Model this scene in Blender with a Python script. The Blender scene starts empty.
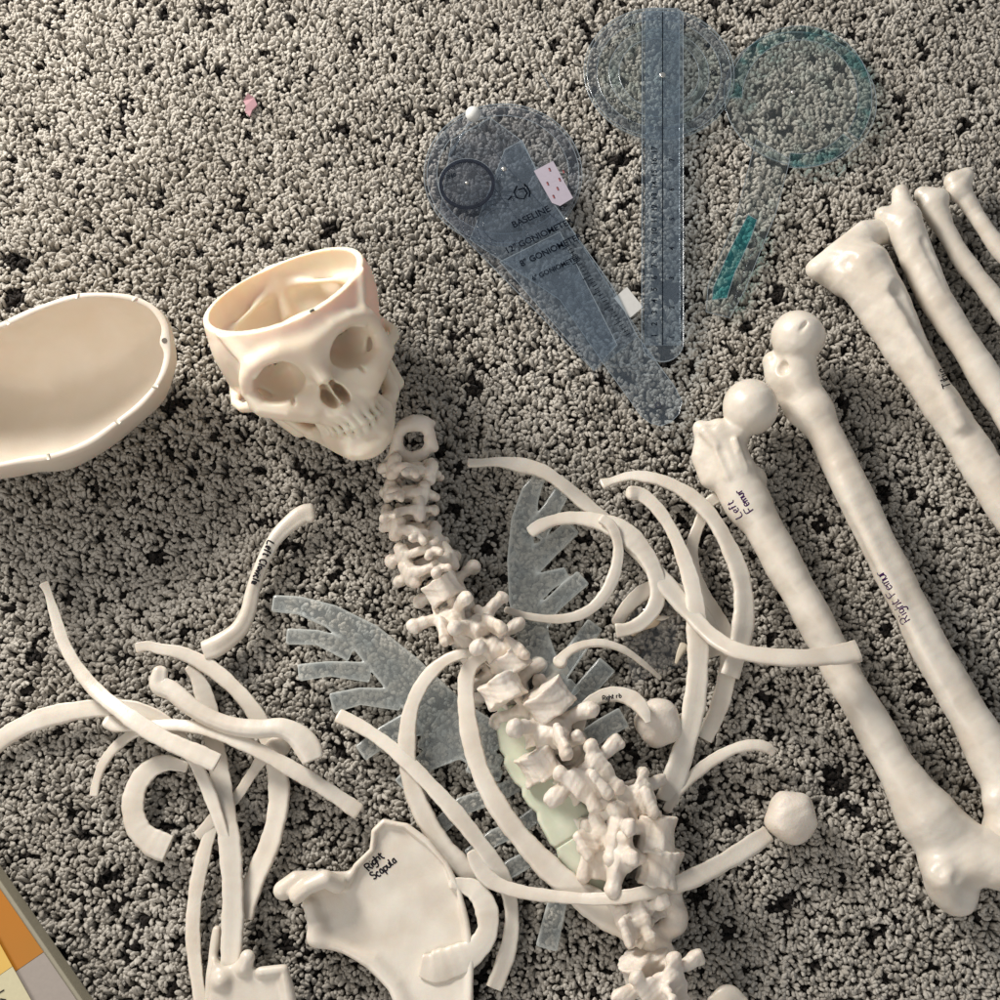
import bpy, bmesh, math, random
import numpy as np
from mathutils import Vector, Matrix, Euler
from mathutils.bvhtree import BVHTree

random.seed(7)
rng = np.random.default_rng(11)
scene = bpy.context.scene
COL = scene.collection

# ------------------------------------------------------------------ camera (all modelling in millimetres)
TILT = math.radians(15); FOV = math.radians(45)
CT, ST = math.cos(TILT), math.sin(TILT)
RT = np.array([1., 0, 0]); FW = np.array([0, ST, -CT]); UP = np.array([0, CT, ST])
CAM = -FW * (1000. / CT)
KPX = math.tan(FOV / 2) / 500

def ray(x, y):
    return FW + RT * (x - 500) * KPX + UP * (500 - y) * KPX

def W(x, y, z):
    """point of the photographed place at height z (mm) seen at x, y"""
    d = ray(x, y)
    return CAM + d * ((z - CAM[2]) / d[2])

def MM(x, y, z):
    return float(np.dot(W(x, y, z) - CAM, FW) * KPX)

cd = bpy.data.cameras.new('camera'); cam = bpy.data.objects.new('camera', cd); COL.objects.link(cam)
cd.sensor_width = 36; cd.angle = FOV; cd.clip_start = 0.01; cd.clip_end = 50
cam.location = Vector(CAM * 0.001)
cam.rotation_euler = (TILT, 0, 0)
scene.camera = cam

# ------------------------------------------------------------------ materials
def mat(name):
    m = bpy.data.materials.new(name); m.use_nodes = True
    nt = m.node_tree; nt.nodes.clear()
    out = nt.nodes.new('ShaderNodeOutputMaterial')
    return m, nt, out

def N(nt, t, **kw):
    n = nt.nodes.new(t)
    for k, v in kw.items():
        if k in n.inputs: n.inputs[k].default_value = v
        else: setattr(n, k, v)
    return n

def bone_mat(name, ca, cb, rough=0.42, sss=0.18, bump=0.25, spot=0.0):
    m, nt, out = mat(name)
    p = N(nt, 'ShaderNodeBsdfPrincipled')
    tc = N(nt, 'ShaderNodeTexCoord'); oi = N(nt, 'ShaderNodeObjectInfo')
    n1 = N(nt, 'ShaderNodeTexNoise', Scale=34.0, Detail=4.0)
    n2 = N(nt, 'ShaderNodeTexNoise', Scale=420.0, Detail=3.0)
    n3 = N(nt, 'ShaderNodeTexNoise', Scale=1500.0, Detail=2.0)
    for n in (n1, n2, n3): nt.links.new(tc.outputs['Object'], n.inputs['Vector'])
    r = N(nt, 'ShaderNodeValToRGB')
    r.color_ramp.elements[0].position = 0.34; r.color_ramp.elements[0].color = (*ca, 1)
    r.color_ramp.elements[1].position = 0.62; r.color_ramp.elements[1].color = (*cb, 1)
    nt.links.new(n1.outputs['Fac'], r.inputs['Fac'])
    h = N(nt, 'ShaderNodeHueSaturation')
    mr = N(nt, 'ShaderNodeMapRange'); mr.inputs['To Min'].default_value = 0.92; mr.inputs['To Max'].default_value = 1.05
    nt.links.new(oi.outputs['Random'], mr.inputs['Value']); nt.links.new(mr.outputs[0], h.inputs['Value'])
    nt.links.new(r.outputs[0], h.inputs['Color'])
    nt.links.new(h.outputs[0], p.inputs['Base Color'])
    p.inputs['Roughness'].default_value = rough
    p.inputs['Subsurface Weight'].default_value = sss
    p.inputs['Subsurface Radius'].default_value = (1.0, 0.40, 0.18)
    p.inputs['Subsurface Scale'].default_value = 0.013 if sss > .4 else 0.005
    mx = N(nt, 'ShaderNodeMix'); mx.data_type = 'FLOAT'; mx.inputs[0].default_value = 0.35
    nt.links.new(n2.outputs['Fac'], mx.inputs[2]); nt.links.new(n3.outputs['Fac'], mx.inputs[3])
    b = N(nt, 'ShaderNodeBump', Strength=bump, Distance=0.0012)
    nt.links.new(mx.outputs[0], b.inputs['Height']); nt.links.new(b.outputs[0], p.inputs['Normal'])
    nt.links.new(p.outputs[0], out.inputs[0])
    return m

BONE = bone_mat('bone_plastic', (0.66, 0.58, 0.48), (0.76, 0.695, 0.60), rough=0.33, bump=0.18)
SKULLM = bone_mat('skull_plastic', (0.78, 0.655, 0.505), (0.82, 0.715, 0.575), rough=0.36, sss=0.5, bump=0.12)
VERT = bone_mat('vertebra_plastic', (0.72, 0.62, 0.51), (0.81, 0.735, 0.645), rough=0.4, sss=0.25, bump=0.5)
CAPM = bone_mat('skullcap_plastic', (0.73, 0.635, 0.515), (0.76, 0.675, 0.565), rough=0.45, sss=0.2, bump=0.1)

def solid(name, c, rough=0.5, metal=0.0, bump=0.0, bs=300., c2=None):
    m, nt, out = mat(name)
    p = N(nt, 'ShaderNodeBsdfPrincipled', Roughness=rough, Metallic=metal)
    tc = N(nt, 'ShaderNodeTexCoord'); n = N(nt, 'ShaderNodeTexNoise', Scale=bs, Detail=3.0)
    nt.links.new(tc.outputs['Object'], n.inputs['Vector'])
    mx = N(nt, 'ShaderNodeMix'); mx.data_type = 'RGBA'
    mx.inputs[6].default_value = (*c, 1)
    mx.inputs[7].default_value = (*(c2 or tuple(v * 0.85 for v in c)), 1)
    nt.links.new(n.outputs['Fac'], mx.inputs[0]); nt.links.new(mx.outputs[2], p.inputs['Base Color'])
    if bump:
        b = N(nt, 'ShaderNodeBump', Strength=bump, Distance=0.0006)
        nt.links.new(n.outputs['Fac'], b.inputs['Height']); nt.links.new(b.outputs[0], p.inputs['Normal'])
    nt.links.new(p.outputs[0], out.inputs[0])
    return m

def clear(name, tint, diff, amount=0.25, edge=0.7, rough=0.12, blot=0.0, blotc=(0.1, 0.15, 0.22), expo=5.0):
    """clear or tinted plastic: mostly see-through, a little milky, brighter at its edges"""
    m, nt, out = mat(name)
    tr = N(nt, 'ShaderNodeBsdfTransparent', Color=(*tint, 1))
    df = N(nt, 'ShaderNodeBsdfDiffuse', Color=(*diff, 1))
    gl = N(nt, 'ShaderNodeBsdfGlossy', Roughness=rough)
    tl = N(nt, 'ShaderNodeBsdfTranslucent', Color=(*diff, 1))
    tc = N(nt, 'ShaderNodeTexCoord'); n = N(nt, 'ShaderNodeTexNoise', Scale=60., Detail=2.0)
    nt.links.new(tc.outputs['Object'], n.inputs['Vector'])
    if blot:
        rp = N(nt, 'ShaderNodeValToRGB')
        rp.color_ramp.elements[0].position = 0.50; rp.color_ramp.elements[0].color = (*tint, 1)
        rp.color_ramp.elements[1].position = 0.62; rp.color_ramp.elements[1].color = (*blotc, 1)
        nt.links.new(n.outputs['Fac'], rp.inputs[0]); nt.links.new(rp.outputs[0], tr.inputs[0])
    dm = N(nt, 'ShaderNodeMixShader'); dm.inputs[0].default_value = 0.4
    nt.links.new(df.outputs[0], dm.inputs[1]); nt.links.new(tl.outputs[0], dm.inputs[2])
    lw = N(nt, 'ShaderNodeLayerWeight', Blend=0.35)
    mr = N(nt, 'ShaderNodeMapRange'); mr.inputs['To Min'].default_value = amount; mr.inputs['To Max'].default_value = edge
    pw = N(nt, 'ShaderNodeMath', operation='POWER'); pw.inputs[1].default_value = expo
    nt.links.new(lw.outputs['Facing'], pw.inputs[0]); nt.links.new(pw.outputs[0], mr.inputs['Value'])
    ra = N(nt, 'ShaderNodeAttribute', attribute_name='rim'); ad = N(nt, 'ShaderNodeMath', operation='MULTIPLY_ADD'); ad.inputs[1].default_value = 0.6; ad.use_clamp = True  # paler rim put into the colour, standing in for light piped to edges
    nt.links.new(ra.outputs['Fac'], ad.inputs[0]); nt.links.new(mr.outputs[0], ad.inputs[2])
    m1 = N(nt, 'ShaderNodeMixShader'); nt.links.new(ad.outputs[0], m1.inputs[0])
    nt.links.new(tr.outputs[0], m1.inputs[1]); nt.links.new(dm.outputs[0], m1.inputs[2])
    fr = N(nt, 'ShaderNodeMapRange'); fr.inputs['To Min'].default_value = 0.035; fr.inputs['To Max'].default_value = 0.6
    nt.links.new(pw.outputs[0], fr.inputs['Value'])
    m2 = N(nt, 'ShaderNodeMixShader'); nt.links.new(fr.outputs[0], m2.inputs[0])
    nt.links.new(m1.outputs[0], m2.inputs[1]); nt.links.new(gl.outputs[0], m2.inputs[2])
    b = N(nt, 'ShaderNodeBump', Strength=0.3, Distance=0.002)
    nt.links.new(n.outputs['Fac'], b.inputs['Height']); nt.links.new(b.outputs[0], gl.inputs['Normal'])
    nt.links.new(m2.outputs[0], out.inputs[0])
    return m

INK = solid('purple_ink', (0.045, 0.012, 0.07), 0.6)
BLACKINK = solid('black_ink', (0.02, 0.018, 0.022), 0.6)
PRINT = solid('blue_print', (0.004, 0.007, 0.013), 0.8)
for _m in (INK, BLACKINK, PRINT):
    for _n in _m.node_tree.nodes:
        if _n.type == 'BSDF_PRINCIPLED': _n.inputs['Specular IOR Level'].default_value = 0.05

# ------------------------------------------------------------------ object helpers
def tagit(o, label=None, cat=None, group=None, kind=None):
    if label: o['label'] = label
    if cat: o['category'] = cat
    if group: o['group'] = group
    if kind: o['kind'] = kind
    return o

def mesh_obj(name, V, F, m, parent=None, smooth=True, base=None):
    """V in world millimetres; origin put at the base of the thing (or at the parent's)"""
    V = np.asarray(V, dtype=float)
    if parent is not None: o0 = np.array(parent.location) * 1000.
    elif base is not None: o0 = np.asarray(base, float)
    else: o0 = np.array([(V[:, 0].min() + V[:, 0].max()) / 2, (V[:, 1].min() + V[:, 1].max()) / 2, V[:, 2].min()])
    me = bpy.data.meshes.new(name)
    me.from_pydata(((V - o0) * 0.001).tolist(), [], [list(f) for f in F])
    me.update()
    if smooth: me.shade_smooth()
    me.materials.append(m)
    o = bpy.data.objects.new(name, me); COL.objects.link(o)
    if parent is not None: o.parent = parent
    else: o.location = Vector(o0 * 0.001)
    return o

def empty(name, p):
    o = bpy.data.objects.new(name, None); COL.objects.link(o)
    o.location = Vector(np.asarray(p) * 0.001); o.empty_display_size = 0.02
    return o

def cr(pts, n):
    """Catmull-Rom through rows of any width"""
    P = np.asarray(pts, float)
    if len(P) == 2: return np.array([P[0] + (P[1] - P[0]) * t for t in np.linspace(0, 1, n)])
    seg = np.linalg.norm(np.diff(P[:, :3], axis=0), axis=1) ** 0.5
    k = np.concatenate([[0], np.cumsum(seg)])
    T = np.linspace(0, k[-1], n); out = np.zeros((n, P.shape[1]))
    m = np.zeros_like(P)
    m[1:-1] = ((P[1:-1] - P[:-2]) / seg[:-1, None] * seg[1:, None] + (P[2:] - P[1:-1]) / seg[1:, None] * seg[:-1, None]) / (seg[:-1] + seg[1:])[:, None]
    m[0] = (P[1] - P[0]) / seg[0]; m[-1] = (P[-1] - P[-2]) / seg[-1]
    for i, t in enumerate(T):
        j = min(max(np.searchsorted(k, t, side='right') - 1, 0), len(seg) - 1)
        h = seg[j]; s = (t - k[j]) / h
        out[i] = ((2*s**3 - 3*s**2 + 1) * P[j] + (s**3 - 2*s**2 + s) * h * m[j] + (-2*s**3 + 3*s**2) * P[j+1] + (s**3 - s**2) * h * m[j+1])
    return out

def loft(path, n=90, nr=18, flat=0.5, power=2.4, roll=0.0, roll1=None, cap0='round', cap1='flat', rough=0.0):
    """path rows: x y z(mm) halfwidth(px) -> V,F of a flattened tapering tube"""
    rows = []
    for r in path:
        p = W(r[0], r[1], r[2]); rows.append([*p, r[3] * MM(r[0], r[1], r[2]), r[4] if len(r) > 4 else flat])
    S = cr(rows, n)
    L = np.concatenate([[0], np.cumsum(np.linalg.norm(np.diff(S[:, :3], axis=0), axis=1))])
    T = np.gradient(S[:, :3], axis=0); T /= np.linalg.norm(T, axis=1)[:, None]
    if roll1 is None: roll1 = roll
    ang = np.linspace(0, 2 * np.pi, nr, endpoint=False)
    ca, sa = np.cos(ang), np.sin(ang)
    cx = np.sign(ca) * np.abs(ca) ** (2 / power); sy = np.sign(sa) * np.abs(sa) ** (2 / power)
    ph = random.random() * 50
    V = []; F = []
    rings = []
    ncap = 4
    order = []
    if cap0 == 'round':
        order += [(0, math.sin(a), -(math.cos(a))) for a in np.linspace(0.12, math.pi/2 - .15, ncap)]
    else: order += [(0, 0.8, -0.10), (0, 0.95, -0.05)]
    order += [(i, 1, 0) for i in range(n)]
    if cap1 == 'round': order += [(n-1, math.sin(a), math.cos(a)) for a in np.linspace(0.12, math.pi/2 - .15, ncap)[::-1]]
    else: order += [(n-1, 0.96, 0.06), (n-1, 0.86, 0.10), (n-1, 0.6, 0.03)]
    for i, s, e in order:
        t = T[i]; side = np.cross(t, [0, 0, 1.0]); side /= np.linalg.norm(side) + 1e-9
        up = np.cross(side, t)
        rr = math.radians(roll + (roll1 - roll) * i / (n - 1))
        s2 = side * math.cos(rr) + up * math.sin(rr); u2 = -side * math.sin(rr) + up * math.cos(rr)
        w = max(S[i, 3], 0.5); h = w * S[i, 4]
        l = L[i]
        wob = 1 + rough * (math.sin(l * 0.11 + ph) * 0.5 + math.sin(l * 0.31 + ph * 2) * 0.3 + math.sin(l*.77+ph)*.2)
        c = S[i, :3] + t * e * h
        gr = 1 - 0.30 * np.exp(-((ang - 2.0 - 0.25 * math.sin(l * .02)) / 0.42) ** 2) + 0.10 * np.exp(-((ang - 0.9) / 0.4) ** 2)
        ring = c + np.outer(cx * w * s * wob, s2) + np.outer(sy * h * s * wob * gr, u2)
        rings.append(ring)
    V = np.concatenate(rings + [rings[0].mean(0)[None], rings[-1].mean(0)[None]])
    m = len(rings)
    for a in range(m - 1):
        for b in range(nr):
            c = (b + 1) % nr
            F.append((a*nr + b, a*nr + c, (a+1)*nr + c, (a+1)*nr + b))
    for b in range(nr):
        c = (b + 1) % nr
        F.append((m*nr, c, b)); F.append((m*nr + 1, (m-1)*nr + b, (m-1)*nr + c))
    F = [tuple(reversed(f)) for f in F]
    return V, F

# ------------------------------------------------------------------ sculpting with distance fields
def smin(a, b, k):
    if k <= 0: return np.minimum(a, b)
    h = np.clip(0.5 + 0.5 * (b - a) / k, 0, 1)
    return b + (a - b) * h - k * h * (1 - h)
def smax(a, b, k): return -smin(-a, -b, k)
def A(*v): return np.array(v, dtype=np.float32)
def cap(P, a, b, ra, rb):
    a = np.asarray(a, np.float32); b = np.asarray(b, np.float32); ba = b - a; pa = P - a
    h = np.clip(pa @ ba / (ba @ ba + 1e-9), 0, 1)
    return np.linalg.norm(pa - h[:, None] * ba, axis=1) - (ra + (rb - ra) * h)
def ell(P, c, r, R=None):
    q = P - np.asarray(c, np.float32)
    if R is not None: q = q @ np.asarray(R, np.float32)
    r = np.asarray(r, np.float32)
    k0 = np.linalg.norm(q / r, axis=1); k1 = np.linalg.norm(q / (r * r), axis=1) + 1e-6
    return k0 * (k0 - 1) / k1
def box(P, c, hlf, rad=1.0, R=None):
    q = P - np.asarray(c, np.float32)
    if R is not None: q = q @ np.asarray(R, np.float32)
    q = np.abs(q) - (np.asarray(hlf, np.float32) - rad)
    return np.linalg.norm(np.maximum(q, 0), axis=1) + np.minimum(q.max(axis=1), 0) - rad
def poly2(P, pts):
    """signed distance to a closed polygon in x,y"""
    pts = np.asarray(pts, np.float32); d = np.full(len(P), 1e9, np.float32); s = np.ones(len(P), bool)
    X = P[:, 0]; Y = P[:, 1]
    for i in range(len(pts)):
        a = pts[i]; b = pts[i - 1]; ex, ey = b - a; wx = X - a[0]; wy = Y - a[1]
        h = np.clip((wx * ex + wy * ey) / (ex * ex + ey * ey + 1e-9), 0, 1)
        d = np.minimum(d, (wx - ex * h) ** 2 + (wy - ey * h) ** 2)
        c1 = Y >= a[1]; c2 = Y < b[1]; c3 = ex * wy > ey * wx
        s ^= (c1 & c2 & c3) | (~c1 & ~c2 & ~c3)
    return np.where(s, 1, -1) * np.sqrt(d)
def wobble(P, s, amp):
    return amp * (np.sin(P[:, 0] * s + 1.3 * np.sin(P[:, 1] * s * 0.7)) * np.sin(P[:, 1] * s * 1.1 + 2) + 0.6 * np.sin(P[:, 2] * s * 1.4 + P[:, 0] * s * 0.9 + 1) * np.sin(P[:, 1] * s * 1.7 - P[:, 2] * s))

def chain(P, pts, k=0):
    d = None
    for a, b in zip(pts[:-1], pts[1:]):
        e = cap(P, a[:3], b[:3], a[3], b[3])
        d = e if d is None else np.minimum(d, e)
    return d

def surf(fn, lo, hi, vox, R=None, org=(0, 0, 0)):
    """naive surface nets of fn<0 in a box lo..hi (local frame R, org); returns world V, F"""
    lo = np.asarray(lo, float); hi = np.asarray(hi, float)
    B = 8
    n = np.maximum(np.ceil((hi - lo) / vox).astype(int) + 1, 2); nb = (n + B - 1) // B; n = nb * B
    R = np.eye(3) if R is None else np.asarray(R, float)      # columns are local axes
    org = np.asarray(org, float)
    def toW(Lp): return (Lp @ R.T + org)
    g = np.stack(np.meshgrid(*[np.arange(k) for k in nb], indexing='ij'), -1).reshape(-1, 3)
    cc = lo + (g * B + (B - 1) / 2) * vox
    dc = fn(toW(cc).astype(np.float32))
    half = B * vox * 0.5 * 1.74
    act = np.abs(dc) < half * 1.35 + 2.0
    vals = np.empty(tuple(n), np.float32)
    vv = vals.reshape(nb[0], B, nb[1], B, nb[2], B)
    vv[:] = dc.reshape(nb)[:, None, :, None, :, None]
    off = np.stack(np.meshgrid(*[np.arange(B)] * 3, indexing='ij'), -1).reshape(-1, 3)
    ga = g[act]
    CH = 400
    for i in range(0, len(ga), CH):
        gi = ga[i:i+CH]
        pts = lo + (gi[:, None, :] * B + off[None]) * vox
        d = fn(toW(pts.reshape(-1, 3)).astype(np.float32)).reshape(len(gi), B, B, B)
        vv[gi[:, 0], :, gi[:, 1], :, gi[:, 2], :] = d
    v = vals
    v[0] = np.maximum(v[0], 0.01); v[-1] = np.maximum(v[-1], 0.01); v[:, 0] = np.maximum(v[:, 0], 0.01); v[:, -1] = np.maximum(v[:, -1], 0.01)
    v[:, :, 0] = np.maximum(v[:, :, 0], 0.01); v[:, :, -1] = np.maximum(v[:, :, -1], 0.01)
    s = v < 0
    cs = [(i, j, k) for i in (0, 1) for j in (0, 1) for k in (0, 1)]
    sl = lambda a, c: a[c[0]:a.shape[0]-1+c[0], c[1]:a.shape[1]-1+c[1], c[2]:a.shape[2]-1+c[2]]
    cnt = sum(sl(s, c).astype(np.int8) for c in cs)
    cell = (cnt > 0) & (cnt < 8)
    idx = np.argwhere(cell)
    acc = np.zeros((len(idx), 3)); num = np.zeros(len(idx))
    cv = {c: v[idx[:, 0]+c[0], idx[:, 1]+c[1], idx[:, 2]+c[2]] for c in cs}
    for c in cs:
        for ax in range(3):
            if c[ax] == 0:
                e = list(c); e[ax] = 1; e = tuple(e)
                a, b = cv[c], cv[e]; cross = (a < 0) != (b < 0)
                t = np.where(cross, a / np.where(cross, a - b, 1), 0)
                p = np.tile(np.array(c, float), (len(idx), 1)); p[:, ax] = t
                acc[cross] += p[cross]; num += cross
    pos = idx + acc / num[:, None]
    V = toW(lo + pos * vox)
    vid = np.full(cell.shape, -1, np.int64); vid[idx[:, 0], idx[:, 1], idx[:, 2]] = np.arange(len(idx))
    F = []
    for ax in range(3):
        a1, a2 = (ax + 1) % 3, (ax + 2) % 3
        s0 = [slice(None)] * 3; s1 = [slice(None)] * 3
        s0[ax] = slice(0, -1); s1[ax] = slice(1, None)
        A0 = s[tuple(s0)]; A1 = s[tuple(s1)]
        e = np.argwhere(A0 != A1)
        ok = (e[:, a1] > 0) & (e[:, a2] > 0) & (e[:, a1] < s.shape[a1]-1) & (e[:, a2] < s.shape[a2]-1)
        e = e[ok]
        flip = A0[e[:, 0], e[:, 1], e[:, 2]]
        q = []
        for d1, d2 in ((1, 1), (0, 1), (0, 0), (1, 0)):
            c = e.copy(); c[:, a1] -= d1; c[:, a2] -= d2
            q.append(vid[c[:, 0], c[:, 1], c[:, 2]])
        q = np.stack(q, 1)
        q[~flip] = q[~flip][:, ::-1]
        F.append(q)
    F = np.concatenate(F)
    F = F[(F >= 0).all(1)]
    return V, F.tolist()

def bvh_of(*objs):
    V = []; F = []
    for o in objs:
        b = len(V); M = np.array(o.location) + (np.array(o.parent.location) if o.parent else 0)
        V += [tuple(np.array(v.co) + M) for v in o.data.vertices]
        F += [[b + i for i in p.vertices] for p in o.data.polygons]
    return BVHTree.FromPolygons(V, F)

# ------------------------------------------------------------------ pen strokes
GL = {
 'R': [[(0,0),(0,6),(2.6,6),(3,4.6),(2.4,3.2),(0,3)],[(1.4,3),(3.2,0)]],
 'L': [[(0,6),(0,0),(2.8,0.2)]], 'F': [[(3,6),(0,5.8),(0,0)],[(0,3.2),(2.2,3.3)]],
 'S': [[(3,5.4),(1.6,6),(0.3,5),(0.8,3.5),(2.5,2.6),(2.8,1),(1.4,0),(0,0.7)]],
 'C': [[(3,5.2),(1.8,6),(0.4,4.8),(0,2.8),(0.7,0.6),(2,0),(3.1,0.8)]],
 'T': [[(0,6),(3.4,6)],[(1.7,6),(1.6,0)]],
 'i': [[(0.5,3.6),(0.5,0)],[(0.5,5.2),(0.6,5.0)]],
 'g': [[(2.4,3.6),(0.8,3.7),(0.1,2.2),(0.8,0.5),(2.3,1.2),(2.4,3.6),(2.5,-1.2),(1.4,-2.4),(0.1,-1.8)]],
 'h': [[(0,6),(0,0)],[(0,2.6),(1.2,3.7),(2.3,3),(2.3,0)]],
 't': [[(1.1,5.6),(1.1,0.6),(2.2,0.2)],[(0,3.9),(2.3,4.0)]],
 'e': [[(0.2,2),(2.3,2.2),(1.9,3.6),(0.7,3.5),(0.1,1.8),(0.8,0.1),(2.4,0.5)]],
 'f': [[(2.4,5.4),(1.4,6),(0.9,4.6),(0.8,0)],[(0,3.4),(2,3.5)]],
 'm': [[(0,3.6),(0,0)],[(0,2.8),(0.9,3.6),(1.6,3),(1.6,0.3)],[(1.6,2.8),(2.5,3.6),(3.2,3),(3.2,0)]],
 'u': [[(0,3.6),(0.1,0.8),(1,0),(2.1,0.8),(2.2,3.6)],[(2.2,3.6),(2.3,0)]],
 'r': [[(0,3.6),(0.1,0)],[(0.1,2.4),(1,3.6),(2,3.4)]],
 'c': [[(2.3,3.2),(1.2,3.7),(0.2,2.6),(0.3,0.9),(1.2,0),(2.3,0.5)]],
 'a': [[(2.2,3.2),(1,3.7),(0.1,2.2),(0.7,0.2),(1.9,0.8),(2.2,3.4),(2.5,0)]],
 'p': [[(0,3.6),(0,-2.4)],[(0,3),(1.3,3.7),(2.4,2.4),(1.6,0.3),(0,0.6)]],
 'l': [[(0.5,6),(0.5,0.4),(1.1,0)]], 'v': [[(0,3.6),(1.1,0),(2.3,3.6)]],
 'b': [[(0,6),(0,0.2),(1.4,0),(2.3,1.6),(1.4,3.5),(0,2.8)]],
 'x': [[(0,3.5),(2.2,0)],[(2.2,3.5),(0,0)]],
 ' ': [],
}
def strokes(text):
    x = 0; out = []
    for ch in text:
        dy = random.uniform(-.35, .35)
        g = GL.get(ch, [])
        w = max([p[0] for s in g for p in s], default=1.6)
        for s in g: out.append([(x + a + random.uniform(-.3, .3), b * 0.92 + dy + random.uniform(-.32, .32)) for a, b in s])
        x += w + 0.9
    return out, x

def write(text, px, py, ang, size, parent, targets, m, rad=0.45):
    """pen writing laid on the surface of a bone; ang = reading direction in the picture, size = cap height px"""
    bvh = bvh_of(*targets); st, wtot = strokes(text); k = size / 6.0
    ca, sa = math.cos(math.radians(ang)), math.sin(math.radians(ang))
    V = []; F = []
    for s in st:
        pts = []
        sm = cr([(a, b, 0) for a, b in s], max(4, len(s) * 3))[:, :2] if len(s) > 2 else np.array([np.array(s[0]) + (np.array(s[-1]) - np.array(s[0])) * t for t in np.linspace(0, 1, 5)])
        for a, b in sm:
            x = px + (a * ca - b * sa) * k; y = py - (a * sa + b * ca) * k
            d = ray(x, y); hit = bvh.ray_cast(Vector(CAM * .001), Vector(d).normalized())
            if hit[0] is not None:
                pts.append(np.array(hit[0]) * 1000 + np.array(hit[1]) * 0.12)
            else:
                if len(pts) > 1: V, F = tube_into(V, F, pts, rad)
                pts = []
        if len(pts) > 1: V, F = tube_into(V, F, pts, rad)
    if V: return mesh_obj('handwriting', np.array(V), F, m, parent)

def tube_into(V, F, pts, r, nr=5):
    pts = np.asarray(pts, float); base = len(V)
    T = np.gradient(pts, axis=0)
    for p, t in zip(pts, T):
        t = t / (np.linalg.norm(t) + 1e-9); s = np.cross(t, [0.02, 0.03, 1]); s /= np.linalg.norm(s) + 1e-9; u = np.cross(s, t)
        for j in range(nr):
            a = 2 * math.pi * j / nr; V.append(p + s * math.cos(a) * r + u * math.sin(a) * r * 0.5)
    for i in range(len(pts) - 1):
        for j in range(nr):
            c = (j + 1) % nr; F.append((base+i*nr+j, base+i*nr+c, base+(i+1)*nr+c, base+(i+1)*nr+j))
    F.append(tuple(base + j for j in range(nr))); F.append(tuple(base + (len(pts)-1)*nr + j for j in range(nr))[::-1])
    return V, F

def tube(name, pts, r, m, parent=None, nr=8):
    V, F = tube_into([], [], pts, r, nr); 
    return mesh_obj(name, np.array(V), F, m, parent)

def prism(outline, z0, z1, holes=None):
    """outline: list of world xy(mm); returns V,F of the closed flat plate"""
    bm = bmesh.new(); n = len(outline)
    vs = [bm.verts.new((p[0], p[1], z0)) for p in outline]
    ed = [bm.edges.new((vs[i], vs[(i+1) % n])) for i in range(n)]
    for h in holes or []:
        hv = [bm.verts.new((p[0], p[1], z0)) for p in h]; ed += [bm.edges.new((hv[i], hv[(i+1) % len(hv)])) for i in range(len(hv))]
    r = bmesh.ops.triangle_fill(bm, edges=ed, use_beauty=True)
    fs = [f for f in bm.faces]
    ex = bmesh.ops.extrude_face_region(bm, geom=fs)
    for v in [g for g in ex['geom'] if isinstance(g, bmesh.types.BMVert)]: v.co.z = z1
    bmesh.ops.recalc_face_normals(bm, faces=bm.faces)
    bm.verts.index_update()
    V = [tuple(v.co) for v in bm.verts]; F = [[v.index for v in f.verts] for f in bm.faces]
    bm.free(); return np.array(V), F

def circle(px, py, z, rpx, n=64, a0=0, a1=360):
    c = W(px, py, z); r = rpx * MM(px, py, z)
    return [(c[0] + r * math.cos(math.radians(a)), c[1] + r * math.sin(math.radians(a))) for a in np.linspace(a0, a1, n, endpoint=(a1 - a0) < 359)]

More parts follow.
